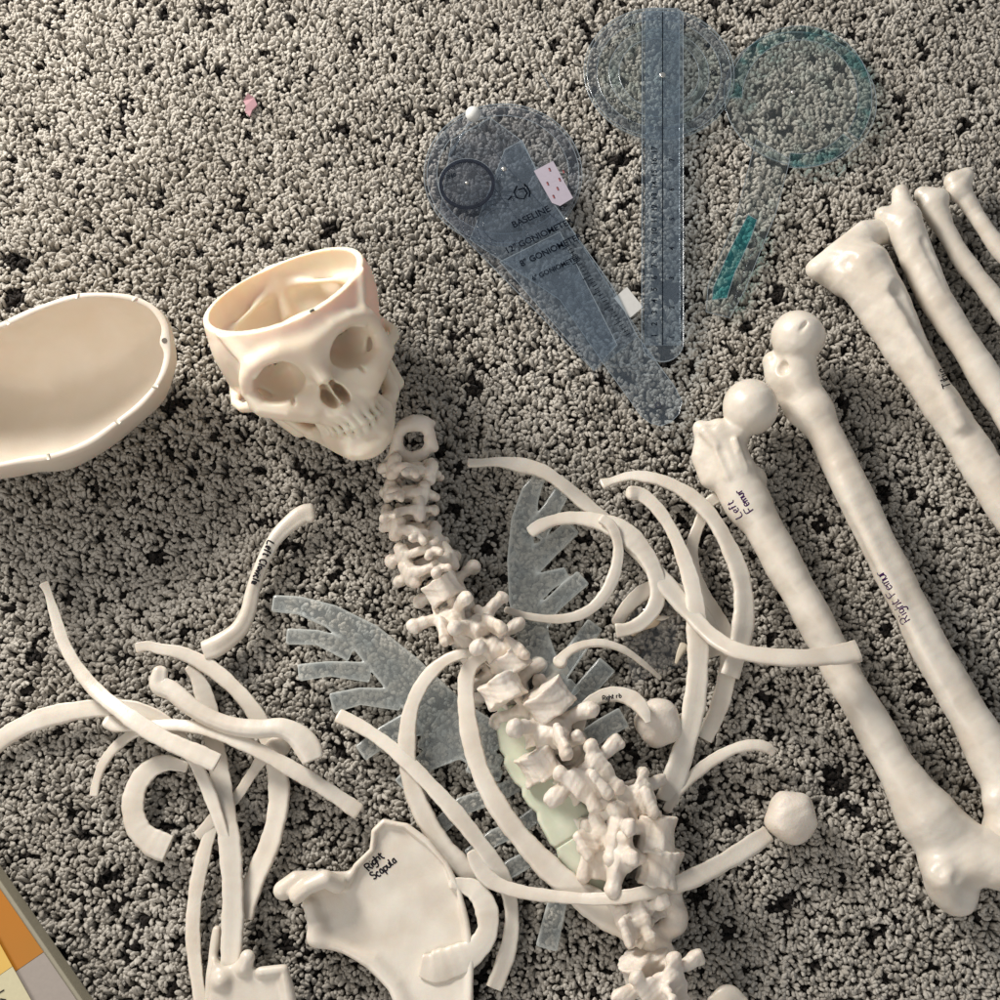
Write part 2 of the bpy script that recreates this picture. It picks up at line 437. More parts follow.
# ================================================================== CARPET
def build_carpet():
    x0, x1, y0, y1 = -620, 620, -520, 640
    X0, X1, Y0, Y1 = -1010, 1010, -910, 1310
    V = [(X0, Y0, -15), (X1, Y0, -15), (X1, Y1, -15), (X0, Y1, -15)]
    base = mesh_obj('carpet', V, [(0, 1, 2, 3)], solid('carpet_backing', (0.09, 0.075, 0.06), 0.95), smooth=False)
    tagit(base, 'dark woven backing under the speckled shag pile', kind='structure')
    sp = 3.2
    xs = np.arange(x0, x1, sp); ys = np.arange(y0, y1, sp * 0.9)
    gx, gy = np.meshgrid(xs, ys); gx = gx + (np.arange(len(ys)) % 2)[:, None] * sp / 2
    X = (gx + rng.normal(0, sp * 0.30, gx.shape)).ravel(); Y = (gy + rng.normal(0, sp * 0.30, gy.shape)).ravel()
    # keep the area round the camera's view (and a margin for a step aside)
    keep = (np.abs(X) < 470 + (Y + 400) * 0.14) & (Y > -455) & (Y < 560)
    X, Y = X[keep], Y[keep]
    # coarser pile further out, for a look from the side
    g2x, g2y = np.meshgrid(np.arange(-1000, 1000, 7.0), np.arange(-900, 1300, 6.4))
    g2x = (g2x + rng.normal(0, 2.0, g2x.shape)).ravel(); g2y = (g2y + rng.normal(0, 2.0, g2y.shape)).ravel()
    k2 = ~((np.abs(g2x) < 470 + (g2y + 400) * 0.14 - 2) & (g2y > -453) & (g2y < 558))
    big = np.concatenate([np.ones(len(X)), np.full(int(k2.sum()), 1.75)])
    X = np.concatenate([X, g2x[k2]]); Y = np.concatenate([Y, g2y[k2]]); n = len(X)
    # smooth random fields from a value-noise lattice
    def field(s, seed):
        r = np.random.default_rng(seed); G = r.random((400, 400)); u = (X + 1100) / s; v = (Y + 1100) / s
        i = np.floor(u).astype(int); j = np.floor(v).astype(int); fu = u - i; fv = v - j
        fu = fu * fu * (3 - 2 * fu); fv = fv * fv * (3 - 2 * fv); i %= 398; j %= 398
        return (G[i, j] * (1-fu) + G[i+1, j] * fu) * (1-fv) + (G[i, j+1] * (1-fu) + G[i+1, j+1] * fu) * fv
    f1 = field(9.0, 3); f2 = field(19.0, 4); f3 = field(70.0, 5)
    # clumps of dark yarn: small ragged spots
    dark = np.zeros(n, bool)
    gi = {}
    ns = 12500; cxs = rng.uniform(-1000, 1000, ns); cys = rng.uniform(-900, 1300, ns)
    order = np.argsort(X); Xs = X[order]
    for q in range(ns):
        ra, rb, th = rng.gamma(3.4, 0.92) + 1.15, 0, rng.uniform(0, math.pi); rb = ra * rng.uniform(.45, .9)
        i0, i1 = np.searchsorted(Xs, cxs[q] - 14), np.searchsorted(Xs, cxs[q] + 14); idx = order[i0:i1]
        dx, dy = X[idx] - cxs[q], Y[idx] - cys[q]; u = dx * math.cos(th) + dy * math.sin(th); v = -dx * math.sin(th) + dy * math.cos(th)
        dark[idx[(u / ra) ** 2 + (v / rb) ** 2 < rng.uniform(.7, 1.3)]] = True
    dark &= rng.random(n) < 0.96
    f4 = field(6.5, 8)
    cs = 13.0; G = np.random.default_rng(21).random((220, 220, 3)); ui = ((X + 1100) / cs); vi = ((Y + 1100) / cs)
    best = np.full(n, 1e9); bx = np.zeros(n); by = np.zeros(n); bh = np.zeros(n)
    for du in (-1, 0, 1):
        for dv in (-1, 0, 1):
            i = np.floor(ui).astype(int) + du; j = np.floor(vi).astype(int) + dv; g = G[i, j]
            qx = (i + g[:, 0]) * cs - 1100; qy = (j + g[:, 1]) * cs - 1100; dd = (X - qx) ** 2 + (Y - qy) ** 2
            m_ = dd < best; best[m_] = dd[m_]; bx[m_] = qx[m_]; by[m_] = qy[m_]; bh[m_] = g[m_, 2]
    rc = np.sqrt(best)
    hgt = rng.normal(0, 0.4, n) + (field(27.0, 31) - .5) * 3.0 + (f2 - .5) * 1.5 + (bh - .5) * 3.4 - np.minimum((rc / 6.6) ** 2, 2.0) * 1.35 + 0.2 - dark * 3.0
    tone = np.clip(0.52 + rng.normal(0, 0.13, n) + (field(15.0, 6) - 0.5) * 0.5 + (bh - .5) * .25 + (f3 - .5) * 0.35, 0, 1)
    # tuft prototypes: a bent, slightly twisted yarn end of two or three knobs
    NS, NR = 6, 6
    protos = []
    for k in range(24):
        r = np.random.default_rng(100 + k)
        bend = r.uniform(0.15, 1.05); az = 0; L = r.uniform(10.5, 14)
        p = np.zeros(3); d = 0.0; vs = []
        rad = [1.1, 1.5, r.uniform(1.5, 2.0), r.uniform(1.3, 1.7), r.uniform(1.55, 2.15), r.uniform(0.9, 1.4)]
        tw = r.uniform(0, 6)
        for i in range(NS):
            t = i / (NS - 1); th = bend * t ** 1.4
            ax = np.array([math.sin(th), 0.25 * math.sin(t * 4 + tw), math.cos(th)]); ax /= np.linalg.norm(ax)
            if i: p = p + ax * L / (NS - 1)
            s = np.cross(ax, [0, 1, 0]); s /= np.linalg.norm(s); u = np.cross(ax, s)
            for j in range(NR):
                a = 2 * math.pi * j / NR + t * 1.6 + tw
                q = 1 + 0.16 * math.cos(2 * (a - t * 5)) + r.normal(0, 0.05)
                vs.append(p + (s * math.cos(a) + u * math.sin(a)) * rad[i] * q)
        vs.append(p + ax * 1.0)
        protos.append(np.array(vs))
    protos = np.array(protos)
    NV = NS * NR + 1
    pf = []
    for i in range(NS - 1):
        for j in range(NR):
            c = (j + 1) % NR; pf.append((i*NR + j, i*NR + c, (i+1)*NR + c, (i+1)*NR + j))
    quads = np.array(pf)
    tris = np.array([((NS-1)*NR + j, (NS-1)*NR + (j + 1) % NR, NV - 1) for j in range(NR)])
    which = rng.integers(0, len(protos), n); a = rng.uniform(0, 2 * np.pi, n); s = rng.uniform(0.82, 1.2, n) * big 
    C = protos[which]
    lean = field(40.0, 9) * 6.28 * 1.2
    a = np.where(rng.random(n) < 0.8, np.arctan2(Y - by, X - bx) + rng.normal(0, .5, n), a)
    ca, sa = np.cos(a)[:, None], np.sin(a)[:, None]
    lx = (C[..., 0] * ca - C[..., 1] * sa) * s[:, None]; ly = (C[..., 0] * sa + C[..., 1] * ca) * s[:, None]; lz = C[..., 2] * s[:, None]
    tip = lz.max(axis=1)
    Vx = lx + X[:, None]; Vy = ly + Y[:, None]; Vz = lz - tip[:, None] + (hgt - 1.2)[:, None]
    V = np.stack([Vx, Vy, Vz], -1).reshape(-1, 3) * 0.001
    offs = (np.arange(n) * NV)[:, None, None]
    Q = (quads[None] + offs).reshape(-1, 4); T = (tris[None] + offs).reshape(-1, 3)
    me = bpy.data.meshes.new('carpet_pile')
    me.vertices.add(len(V)); me.vertices.foreach_set('co', V.astype(np.float32).ravel())
    nl = Q.size + T.size; me.loops.add(nl); me.loops.foreach_set('vertex_index', np.concatenate([Q.ravel(), T.ravel()]).astype(np.int32))
    me.polygons.add(len(Q) + len(T))
    starts = np.concatenate([np.arange(len(Q)) * 4, len(Q) * 4 + np.arange(len(T)) * 3]).astype(np.int32)
    me.polygons.foreach_set('loop_start', starts)
    me.update(calc_edges=True); me.validate()
    me.shade_smooth()
    at = me.attributes.new('tuft', 'FLOAT_COLOR', 'POINT')
    col = np.zeros((n, NV, 4), np.float32); col[..., 0] = tone[:, None]; col[..., 1] = dark[:, None]; col[..., 2] = rng.random(n)[:, None]
    at.data.foreach_set('color', col.ravel())
    m, nt, out = mat('shag_yarn')
    p = N(nt, 'ShaderNodeBsdfPrincipled', Roughness=0.85)
    p.inputs['Sheen Weight'].default_value = 0.15; p.inputs['Specular IOR Level'].default_value = 0.25
    va = N(nt, 'ShaderNodeAttribute', attribute_name='tuft'); sx = N(nt, 'ShaderNodeSeparateColor')
    nt.links.new(va.outputs['Color'], sx.inputs[0])
    r = N(nt, 'ShaderNodeValToRGB'); e = r.color_ramp.elements
    e[0].position = 0.0; e[0].color = (0.40, 0.362, 0.305, 1); e[1].position = 1.0; e[1].color = (0.72, 0.675, 0.60, 1)
    mid = r.color_ramp.elements.new(0.45); mid.color = (0.55, 0.508, 0.442, 1)
    nt.links.new(sx.outputs[0], r.inputs[0])
    mx = N(nt, 'ShaderNodeMix'); mx.data_type = 'RGBA'; mx.inputs[7].default_value = (0.026, 0.020, 0.016, 1)
    nt.links.new(sx.outputs[1], mx.inputs[0]); nt.links.new(r.outputs[0], mx.inputs[6])
    nt.links.new(mx.outputs[2], p.inputs['Base Color'])
    tc = N(nt, 'ShaderNodeTexCoord'); nz = N(nt, 'ShaderNodeTexNoise', Scale=900., Detail=2.0)
    nt.links.new(tc.outputs['Object'], nz.inputs['Vector'])
    b = N(nt, 'ShaderNodeBump', Strength=0.6, Distance=0.0008)
    nt.links.new(nz.outputs['Fac'], b.inputs['Height']); nt.links.new(b.outputs[0], p.inputs['Normal'])
    tl = N(nt, 'ShaderNodeBsdfTranslucent'); nt.links.new(mx.outputs[2], tl.inputs[0]); ms = N(nt, 'ShaderNodeMixShader'); ms.inputs[0].default_value = 0.27
    nt.links.new(p.outputs[0], ms.inputs[1]); nt.links.new(tl.outputs[0], ms.inputs[2]); nt.links.new(ms.outputs[0], out.inputs[0])
    me.materials.append(m)
    o = bpy.data.objects.new('carpet_pile', me); COL.objects.link(o)
    tagit(o, 'grey beige shag carpet pile flecked with dark brown tufts', kind='stuff')
build_carpet()

# ================================================================== SKULL
def local_frame():
    a = math.radians(27); s = .56; c = math.sqrt(1 - s * s)
    X = np.array([math.cos(a), math.sin(a), 0]); U = np.array([-math.sin(a)*c, math.cos(a)*c, s]); Fv = np.cross(X, U)
    return X, U, Fv, W(313, 363, 125)
def build_skull():
    X, U, Fv, O = local_frame(); R = np.stack([X, U, Fv], 1); R32 = R.astype(np.float32); O32 = O.astype(np.float32)
    us = np.array([-120, -80, -57, -28, 0, 40, 80], np.float32); sh = np.array([12, 11.5, 12, 3.5, 1, 6, 6], np.float32)
    def fn(Pw):
        P = (Pw - O32) @ R32
        x = P[:, 0] - np.interp(P[:, 1], us, sh); u = P[:, 1]; f = P[:, 2]
        w = 0.25
        Q = np.stack([x, u, f], 1); S = np.stack([np.sqrt(x * x + 1.0), u, f], 1)
        # --- outside of the braincase
        outer = ell(Q, (0, 30, -74), (73, 78, 84))
        outer = smin(outer, ell(S, (28, -12, -95), (40, 34, 55)), 14)
        # temporal hollows behind the brow
        outer = smax(outer, -ell(S, (84, -4, -14), (27, 48, 34)), 12)
        outer = smin(outer, cap(S, (49, 20, -8), (60, 48, -30), 3.5, 2.5), 8)      # temporal line
        inner = ell(Q, (0, 34, -75), (66.5, 74, 77))
        inner = smin(inner, ell(S, (30, -6, -95), (30, 30, 44)), 10)
        d = smax(outer, -inner, 2)
        # --- floor inside: orbit roofs, sphenoid ridge, petrous ridges, crest
        d = smin(d, smax(ell(S, (29, 2, -24), (29, 27, 32)), outer, 3), 5)
        d = smin(d, smax(cap(S, (6, 8, -42), (56, 24, -40), 4.5, 2.5), outer, 1), 9)
        d = smin(d, smax(cap(S, (62, 18, -104), (12, 6, -66), 8.0, 6), outer, 1), 14)
        d = smin(d, cap(Q, (0, 30, 2), (0, 8, -40), 1.6, 2.0), 10)
        d = smin(d, cap(Q, (0, 60, -153), (0, 20, -147), 1.0, 1.6), 16)
        d = smin(d, smax(cap(S, (6, 44, -155), (60, 30, -108), 1.6, 1.4), outer, 1), 12)
        d = smin(d, smax(ell(S, (10, 8, -58), (14, 10, 12)), outer, 1), 5)
        d = smin(d, smax(ell(S, (24, 22, -20), (15, 9, 14)), outer, 2), 8)
        # --- face
        face = ell(Q, (0, 10, -18), (50, 26, 30))
        face = smin(face, chain(S, [(0, 14, 8.0, 5.0), (10, 17, 8.0, 4.6), (22, 20.5, 6.0, 4.2), (36, 20, 1.5, 4.0), (46, 16, -4, 4.0), (53, 8, -10, 4.5)], 4), 11)      # brow
        face = smin(face, chain(S, [(52, 12, -9, 5.0), (56, -2, -13, 5.5), (52, -17, -9, 8), (36, -27, -1, 8.5), (24, -36, 1, 8)]), 7)   # cheek
        face = smin(face, ell(S, (27, -23, -11), (20, 13, 15)), 8)
        face = smin(face, ell(Q, (0, -34, -14), (28, 26, 24)), 9)
        face = smin(face, ell(Q, (0, -44, -8), (24.5, 10, 20.5)), 5)
        face = smin(face, chain(Q, [(0, 14, 4, 8), (0, 0, 7, 7.5), (0, -13, 12, 6.5)]), 10)
        face = smin(face, cap(Q, (0, -40, 10), (0, -36, 15), 2.5, 1.2), 3)          # nasal spine
        for xx in (5, 11.5, 18):
            face = smin(face, cap(S, (xx, -39, 8 - xx * xx * .022), (xx, -48, 10.5 - xx * xx * .024), 2.3, 2.6), 3.5)
        d = smin(d, face, 6)
        # zygomatic arch
        d = smin(d, chain(S, [(56, -14, -14, 5.5), (67, -15, -32, 4.0), (71, -13, -52, 3.6), (67, -9, -76, 5)]), 4)
        d = smin(d, cap(S, (62, -22, -86), (60, -34, -84), 8, 5), 6)                # mastoid
        # palate / pterygoid hollow
        d = smax(d, -ell(Q, (0, -56, -26), (17, 12, 24)), 3)
        # --- openings
        axr = np.array([[0.93, 0, 0.36], [0, 1, 0], [-0.36, 0, 0.93]], np.float32)
        orb = ell(S, (31.5, -1.5, 2), (19.5, 16, 36), axr)
        orb = smax(orb, ell(S, (31, -1, 0), (21.5, 17, 40)), 1)
        d = smax(d, -orb, 3.2)
        d = smin(d, smax(cap(S, (24, 14, 4.5), (46, 9, -2), 2.0, 2.0), -orb - 1.5, 2), 2)
        slit = cap(S, (25, 4, -24), (33, 9, -29), 1.7, 1.2)
        d = smax(d, -cap(S, (25, 3.0, -22), (34, 9.5, -24), 2.0, 1.3), 0.8)
        d = smax(d, -cap(S, (27, 6.0, -20), (30, 14, -60), 2.0, 2.0), 0.8)
        ap = ell(S, (5.3, -29.5, 12), (5.2, 8.5, 24))
        ap = smin(ap, ell(S, (3.4, -21, 12), (3.0, 6.5, 15)), 3)
        d = smax(d, -ap, 1.6)
        d = smin(d, box(Q, (0.6, -28, -3), (0.8, 11, 12), 0.5), 1)
        d = smax(d, -cap(S, (30, -21.5, 6), (27, -14, -8), 1.6, 1.6), 1.0)         # infraorbital foramen
        # --- teeth
        for row, u0, u1, sz in ((0, -49, -57.4, .92), (1, -65.5, -58.4, .88)):
            xs = [3.5, 10.0, 15.6, 20.2, 23.6]
            for i, xx in enumerate(xs):
                fz = 12.4 - row * 1.4 - (xx ** 2) * 0.031 * (1.0 + 0.012 * xx)
                rr = (3.6, 3.3, 3.3, 3.3, 3.4, 4.3, 4.3)[i] * sz
                t = smax(cap(S, (xx, u0, fz - 1.0), (xx, u1, fz + .4), rr * .86, rr), (row * 2 - 1) * (u - (u1 + (0.8 if row else -0.8))), .8)
                d = smin(d, t, 2.2)
        # --- lower jaw
        jaw = chain(S, [(0, -77, 7, 8), (13, -76, 5, 7.8), (21, -71, -8, 6.4), (31, -63, -32, 6), (40, -54, -54, 6.3)], 4)
        jaw = smin(jaw, chain(S, [(0, -67, 6.5, 5.5), (10, -67, 5.0, 5.5), (17, -65, 1.5, 5.2), (23, -63, -9, 5), (29, -58, -28, 5)], 3), 6)
        jaw = smin(jaw, cap(S, (23, -46, -12), (26, -60, -14), 5, 5), 4)
        jaw = smin(jaw, chain(S, [(45, -55, -54, 7), (49, -42, -58, 6), (54, -24, -62, 5.5), (55, -14, -62, 6)]), 6)
        jaw = smin(jaw, chain(S, [(38, -57, -36, 5), (44, -42, -44, 4.5), (50, -24, -44, 3)]), 6)
        jaw = smin(jaw, ell(Q, (0, -80, 12), (12, 5.5, 5)), 6)
        d = smin(d, jaw, 1.0)
        # --- saw cut: the cap is off
        plane = u - (37.5 - (f - 8) * 0.165 + 0.0006 * (x * x) )
        d = smax(d, plane, 0.9)
        d = smax(d, -cap(Q, (12, 46, 0), (12, 30, 0), 1.1, 1.1), .3)
        return d
    V, F = surf(fn, (-78, -112, -165), (92, 92, 26), 1.0, R, O)
    sk = mesh_obj('skull', V, F, SKULLM, base=W(300, 330, 0))
    tagit(sk, 'open cream plastic skull lying face up without its cap', 'skull')
    pin = solid('steel', (0.25, 0.24, 0.22), 0.35, 1.0)
    # little metal hook in the forehead rim
    def LP(x, u, f): return O + X * x + U * u + Fv * f
    tube('rim_pin', [LP(14, 36.5, 6.0), LP(15, 38.2, 8.5), LP(18, 38.2, 8.5)], 1.0, pin, sk)
    return sk
skull = build_skull()

# ================================================================== SKULL CAP
def build_cap():
    rim = [(0,323),(40,305),(73,295),(98,292),(132,296),(154,305),(166,321),(171,338),(170,358),(162,382),(146,402),(123,422),(88,446),(55,459),(26,463),(0,468),(-40,472),(-78,458),(-100,425),(-102,385),(-84,352),(-45,335)]
    ZR = 84
    R3 = [W(x, y, ZR + 5 * math.sin(i * .55)) for i, (x, y) in enumerate(rim)]
    R3 = cr([*R3, R3[0]], 129)[:-1]
    bot = W(52, 402, 1); n = len(R3)
    c = R3.mean(0)
    V = []; F = []
    NPH = 26; th = 5.2
    phs = np.linspace(0, math.pi / 2 - 0.06, NPH)
    ang = np.arange(n)
    def shell(inset, z0, zoff):
        rings = []
        for i, ph in enumerate(phs):
            k = (math.cos(ph) ** 0.78) + 0.055 * math.sin(min(ph * 3.2, math.pi))
            dpt = math.sin(ph)
            ring = []
            for j in range(n):
                p = R3[j]; dirv = p[:2] - c[:2]; L = np.linalg.norm(dirv); dirn = dirv / L
                L2 = (L - inset) * k * (1 + 0.012 * math.sin(j * 0.29) * math.sin(ph * 2) + .006 * math.sin(j * .61 + 5 * ph))
                cc = c[:2] * (1 - dpt) + bot[:2] * dpt * 0.35 + c[:2] * dpt * 0.65
                z = p[2] * (1 - dpt) + (bot[2] + zoff) * dpt
                if i == 0: z = p[2] + z0[j]
                ring.append((*(cc + dirn * L2), z))
            rings.append(ring)
        return rings
    zo = np.zeros(n)
    inset = np.full(n, th)
    # widening of the wall at the small drilled boss (front right)
    bi = int(np.argmin([np.hypot(*(np.array(p[:2]) - W(170, 338, ZR)[:2])) for p in R3]))
    outer = shell(0.0, zo, 0.0)
    I = []
    for i, ph in enumerate(phs):
        ring = []
        for j in range(n):
            dj = min(abs(j - bi), n - abs(j - bi)); extra = 4.5 * math.exp(-(dj / 2.2) ** 2) * max(0, 1 - i / 7)
            p = R3[j]; dirv = p[:2] - c[:2]; L = np.linalg.norm(dirv); dirn = dirv / L
            k = (math.cos(ph) ** 0.78) + 0.055 * math.sin(min(ph * 3.2, math.pi)); dpt = math.sin(ph)
            cc = c[:2] * (1 - dpt) + bot[:2] * dpt * 0.35 + c[:2] * dpt * 0.65
            L2 = (L - th - extra) * k + 0.6 * math.sin(j * .4 + 4 * ph) * math.sin(ph * 2)
            z = p[2] * (1 - dpt) + (bot[2] + 5) * dpt
            ring.append((*(cc + dirn * L2), z))
        I.append(ring)
    # rounded lip
    lip_o = [(*(np.array(p[:2]) + (c[:2] - np.array(p[:2])) / np.linalg.norm(c[:2] - np.array(p[:2])) * 0.6), p[2] + 0.7) for p in outer[0]]
    lip_i = [(*(np.array(p[:2]) - (c[:2] - np.array(p[:2])) / np.linalg.norm(c[:2] - np.array(p[:2])) * 0.6), p[2] + 0.7) for p in I[0]]
    rings = outer[::-1] + [lip_o, lip_i] + I
    V = [v for r in rings for v in r]; m = len(rings)
    for i in range(m - 1):
        for j in range(n):
            k = (j + 1) % n; F.append((i*n + j, (i+1)*n + j, (i+1)*n + k, i*n + k))
    V.append(tuple(np.mean(rings[0], 0))); V.append(tuple(np.mean(rings[-1], 0)))
    for j in range(n):
        k = (j + 1) % n; F.append((m*n, j, k)); F.append((m*n + 1, (m-1)*n + k, (m-1)*n + j))
    o = mesh_obj('skullcap', V, F, CAPM, base=bot)
    tagit(o, 'upturned cream skullcap bowl with notched rim at left edge', 'skullcap')
    dark = solid('drill_hole', (0.12, 0.10, 0.08), 0.8)
    p = np.array(R3[bi]); inn = (c[:2] - p[:2]) / np.linalg.norm(c[:2] - p[:2])
    q = p.copy(); q[:2] += inn * 5.5
    Vh, Fh = prism([(q[0] + 2.2 * math.cos(a), q[1] + 2.2 * math.sin(a)) for a in np.linspace(0, 2*math.pi, 16, endpoint=False)], q[2] + .2, q[2] + 1.0)
    mesh_obj('drill_hole', Vh, Fh, dark, o, smooth=False)
    for (x, y) in ((157, 384), (119, 424), (48, 459), (7, 324), (82, 297), (137, 300)):
        j = int(np.argmin([np.hypot(*(np.array(p[:2]) - W(x, y, ZR)[:2])) for p in R3]))
        p = np.array(R3[j]); inn = (c[:2] - p[:2]) / np.linalg.norm(c[:2] - p[:2])
        a = p + np.array([*(inn * 0.3), .6]); b = p + np.array([*(inn * (th - .2)), .6])
        mesh_obj('rim_peg', *(lambda r: (np.array(r[0]), r[1]))(tube_into([], [], [a, (a+b)/2 + [0, 0, .8], b], 1.3, 6)), CAPM, o)
build_cap()

# ================================================================== LONG BONES
def axis_frame(p, q):
    d = q - p; L = np.linalg.norm(d); d = d / L; s = np.cross(d, [0, 0, 1.]); s /= np.linalg.norm(s); u = np.cross(s, d)
    return np.stack([d, s, u], 1), L

def P4(x, y, z, r): p = W(x, y, z); return (p[0], p[1], p[2], r * MM(x, y, z))

def bone_sdf(name, ends, parts, cuts, vox=1.1, m=BONE, pad=45, wob=0.7, planes=()):
    """parts: list of (chain points px, blend) ; cuts the same"""
    p, q = W(*ends[0]), W(*ends[1]); R, L = axis_frame(p, q)
    pr = [([P4(*a) for a in pts], k) for pts, k in parts]; cu = [([P4(*a) for a in pts], k) for pts, k in cuts]
    def fn(P):
        d = None
        for pts, k in pr:
            e = chain(P, pts, 2) if len(pts) > 1 else np.linalg.norm(P - A(*pts[0][:3]), axis=1) - pts[0][3]
            d = e if d is None else smin(d, e, k)
        for pts, k in cu:
            e = chain(P, pts, 2) if len(pts) > 1 else np.linalg.norm(P - A(*pts[0][:3]), axis=1) - pts[0][3]
            d = smax(d, -e, k)
        for (a, b) in planes:
            A2, B2 = W(*a, 30)[:2], W(*b, 30)[:2]; t = (B2 - A2) / np.linalg.norm(B2 - A2); nn = np.array([-t[1], t[0]], np.float32)
            d = smax(d, (P[:, :2] - A2.astype(np.float32)) @ nn, 2.5)
        return d + wobble(P, 0.06, wob) + wobble(P, 0.19, wob * .35) + wobble(P, 0.5, wob * .12)
    V, F = surf(fn, (-pad, -60, -55), (L + pad, 60, 60), vox, R, p)
    V[:, 2] = np.maximum(V[:, 2], -8)
    return mesh_obj(name, V, F, m)

def make_femurs():
    z = 24
    a = bone_sdf('thigh_bone', ((735, 430, z), (985, 900, z)), [
        ([(748, 500, 22, 20), (803, 600, 22, 18), (847, 681, 22, 18), (893, 762, 22, 19.5), (925, 815, 22, 26)], 0),
        ([(721, 448, 22, 22), (733, 474, 22, 24), (748, 505, 22, 21)], 10),
        ([(706, 437, 22, 12), (702, 456, 20, 11), (711, 478, 20, 11)], 5),
        ([(718, 432, 30, 13)], 8),
        ([(700, 428, 24, 8)], 6),
        ([(728, 446, 26, 13), (742, 424, 34, 13)], 7),
        ([(751, 407, 38, 27.5)], 2.5), ([(705, 432, 34, 6), (716, 446, 38, 4), (728, 476, 38, 3)], 4), ([(735, 440, 42, 3), (744, 470, 38, 4), (752, 486, 34, 3)], 3),
        ([(757, 478, 18, 10)], 8),
        ([(758, 520, 31, 7), (812, 605, 33, 6), (860, 690, 32, 6)], 8),
        ([(925, 815, 20, 22), (943, 862, 18, 24), (950, 886, 20, 22)], 14),
        ([(935, 820, 20, 22), (972, 850, 22, 26), (1012, 862, 24, 30)], 16),
        ([(944, 875, 34, 18), (957, 896, 22, 18)], 10),
        ([(1002, 868, 36, 22)], 10),
        ([(975, 862, 34, 16)], 12),
    ], [([(722, 450, 44, 5), (733, 478, 46, 4)], 3), ([(741, 452, 45, 3), (746, 470, 44, 2)], 2), ([(976, 908, 46, 17)], 8), ([(712, 420, 38, 5)], 4), ([(920, 836, 50, 9), (937, 868, 50, 8)], 8), ([(985, 850, 58, 10), (965, 838, 56, 8)], 8), ([(960, 880, 50, 6), (968, 872, 52, 6)], 4)])
    tagit(a, 'thigh bone with smooth ball head, written Left Femur, crossed by a rib', 'bone')
    write('Left', 742, 515, 121, 8.4, a, [a], INK, .72)
    write('Femur', 753, 509, 121, 8.6, a, [a], INK, .72)
    b = bone_sdf('thigh_bone', ((790, 340, z), (1050, 850, z)), [
        ([(812, 410, 24, 17), (833, 450, 24, 17.5), (886, 560, 24, 18), (926, 640, 24, 18.5), (968, 715, 24, 20), (1003, 775, 24, 26), (1030, 825, 24, 38)], 0),
        ([(795, 372, 26, 19), (812, 412, 24, 18)], 12),
        ([(774, 362, 20, 11), (778, 382, 20, 12), (797, 412, 20, 11)], 7),
        ([(797, 380, 30, 15), (799, 358, 36, 16)], 10),
        ([(798, 337, 40, 26.5)], 3.5),
        ([(996, 800, 30, 14)], 8), ([(1010, 835, 24, 26)], 12),
        ([(828, 446, 30, 4), (850, 500, 34.5, 4.5), (880, 562, 36, 4.5), (920, 642, 35.5, 4), (965, 725, 30, 3)], 9),
    ], [([(800, 331, 64.5, 4.0), (806, 323, 62, 2.6)], 1.5), ([(783, 368, 38, 7)], 3), ([(792, 392, 44, 4), (808, 430, 46, 3)], 3), ([(786, 384, 44, 3), (796, 412, 44, 2)], 2)])
    tagit(b, 'thigh bone whose ball head is pitted, written Right Femur', 'bone')
    write('Right Femur', 910, 619, 120, 9.8, b, [b], INK, .7)
    c = bone_sdf('shin_bone', ((850, 255, z), (1040, 560, z)), [
        ([(862, 272, 24, 30), (880, 300, 23, 27), (905, 347, 22, 21.5), (932, 392, 22, 19), (965, 440, 22, 19), (1003, 500, 22, 20), (1045, 560, 22, 21)], 0),
        ([(818, 268, 20, 9), (838, 252, 22, 14), (862, 234, 22, 13), (886, 231, 17, 12)], 15),
        ([(814, 268, 12, 7), (840, 275, 14, 18)], 12),
        ([(885, 285, 40, 9), (918, 350, 40, 6), (960, 425, 38, 6)], 11),
    ], [([(900, 290, 50, 8), (935, 350, 46, 5)], 6), ([(845, 262, 46, 8), (862, 290, 52, 9)], 8)], wob=.9, planes=[((801, 263), (884, 203))])
    tagit(c, 'shin bone with flared flat top and faint written word', 'bone')
    write('Tibia', 951, 386, 112, 9, c, [c], BLACKINK, .7)
    d = bone_sdf('shin_bone', ((900, 190, z), (1030, 430, z)), [
        ([(905, 222, 26, 17), (916, 255, 24, 17), (936, 300, 24, 15.5), (965, 345, 24, 15), (1010, 415, 24, 16), (1040, 460, 24, 17)], 0),
        ([(900, 193, 26, 9), (904, 215, 26, 13)], 8),
        ([(884, 215, 24, 9), (902, 228, 26, 13)], 8),
    ], [([(925, 240, 41, 4), (950, 290, 41, 3)], 4)], wob=.8)
    tagit(d, 'shin bone with knobbed top tucked behind the flared one', 'bone')
    e = bone_sdf('calf_bone', ((930, 195, z), (1040, 350, z)), [
        ([(932, 205, 18, 13), (944, 228, 17, 10.5), (960, 256, 16, 10), (985, 288, 16, 10.5), (1040, 360, 16, 11)], 0),
        ([(922, 194, 18, 7.5), (938, 199, 18, 10)], 7)], [], vox=.9)
    tagit(e, 'slim calf bone with rounded end, second from the top right corner', 'bone')
    f = bone_sdf('calf_bone', ((957, 180, z), (1040, 300, z)), [
        ([(960, 188, 20, 10), (973, 210, 16, 8), (990, 237, 15, 8), (1040, 300, 15, 9)], 0),
        ([(953, 181, 20, 9), (966, 176, 20, 8), (957, 190, 20, 9)], 5)], [], vox=.9)
    tagit(f, 'thinnest calf bone with squarish knob, nearest the top right corner', 'bone')
make_femurs()

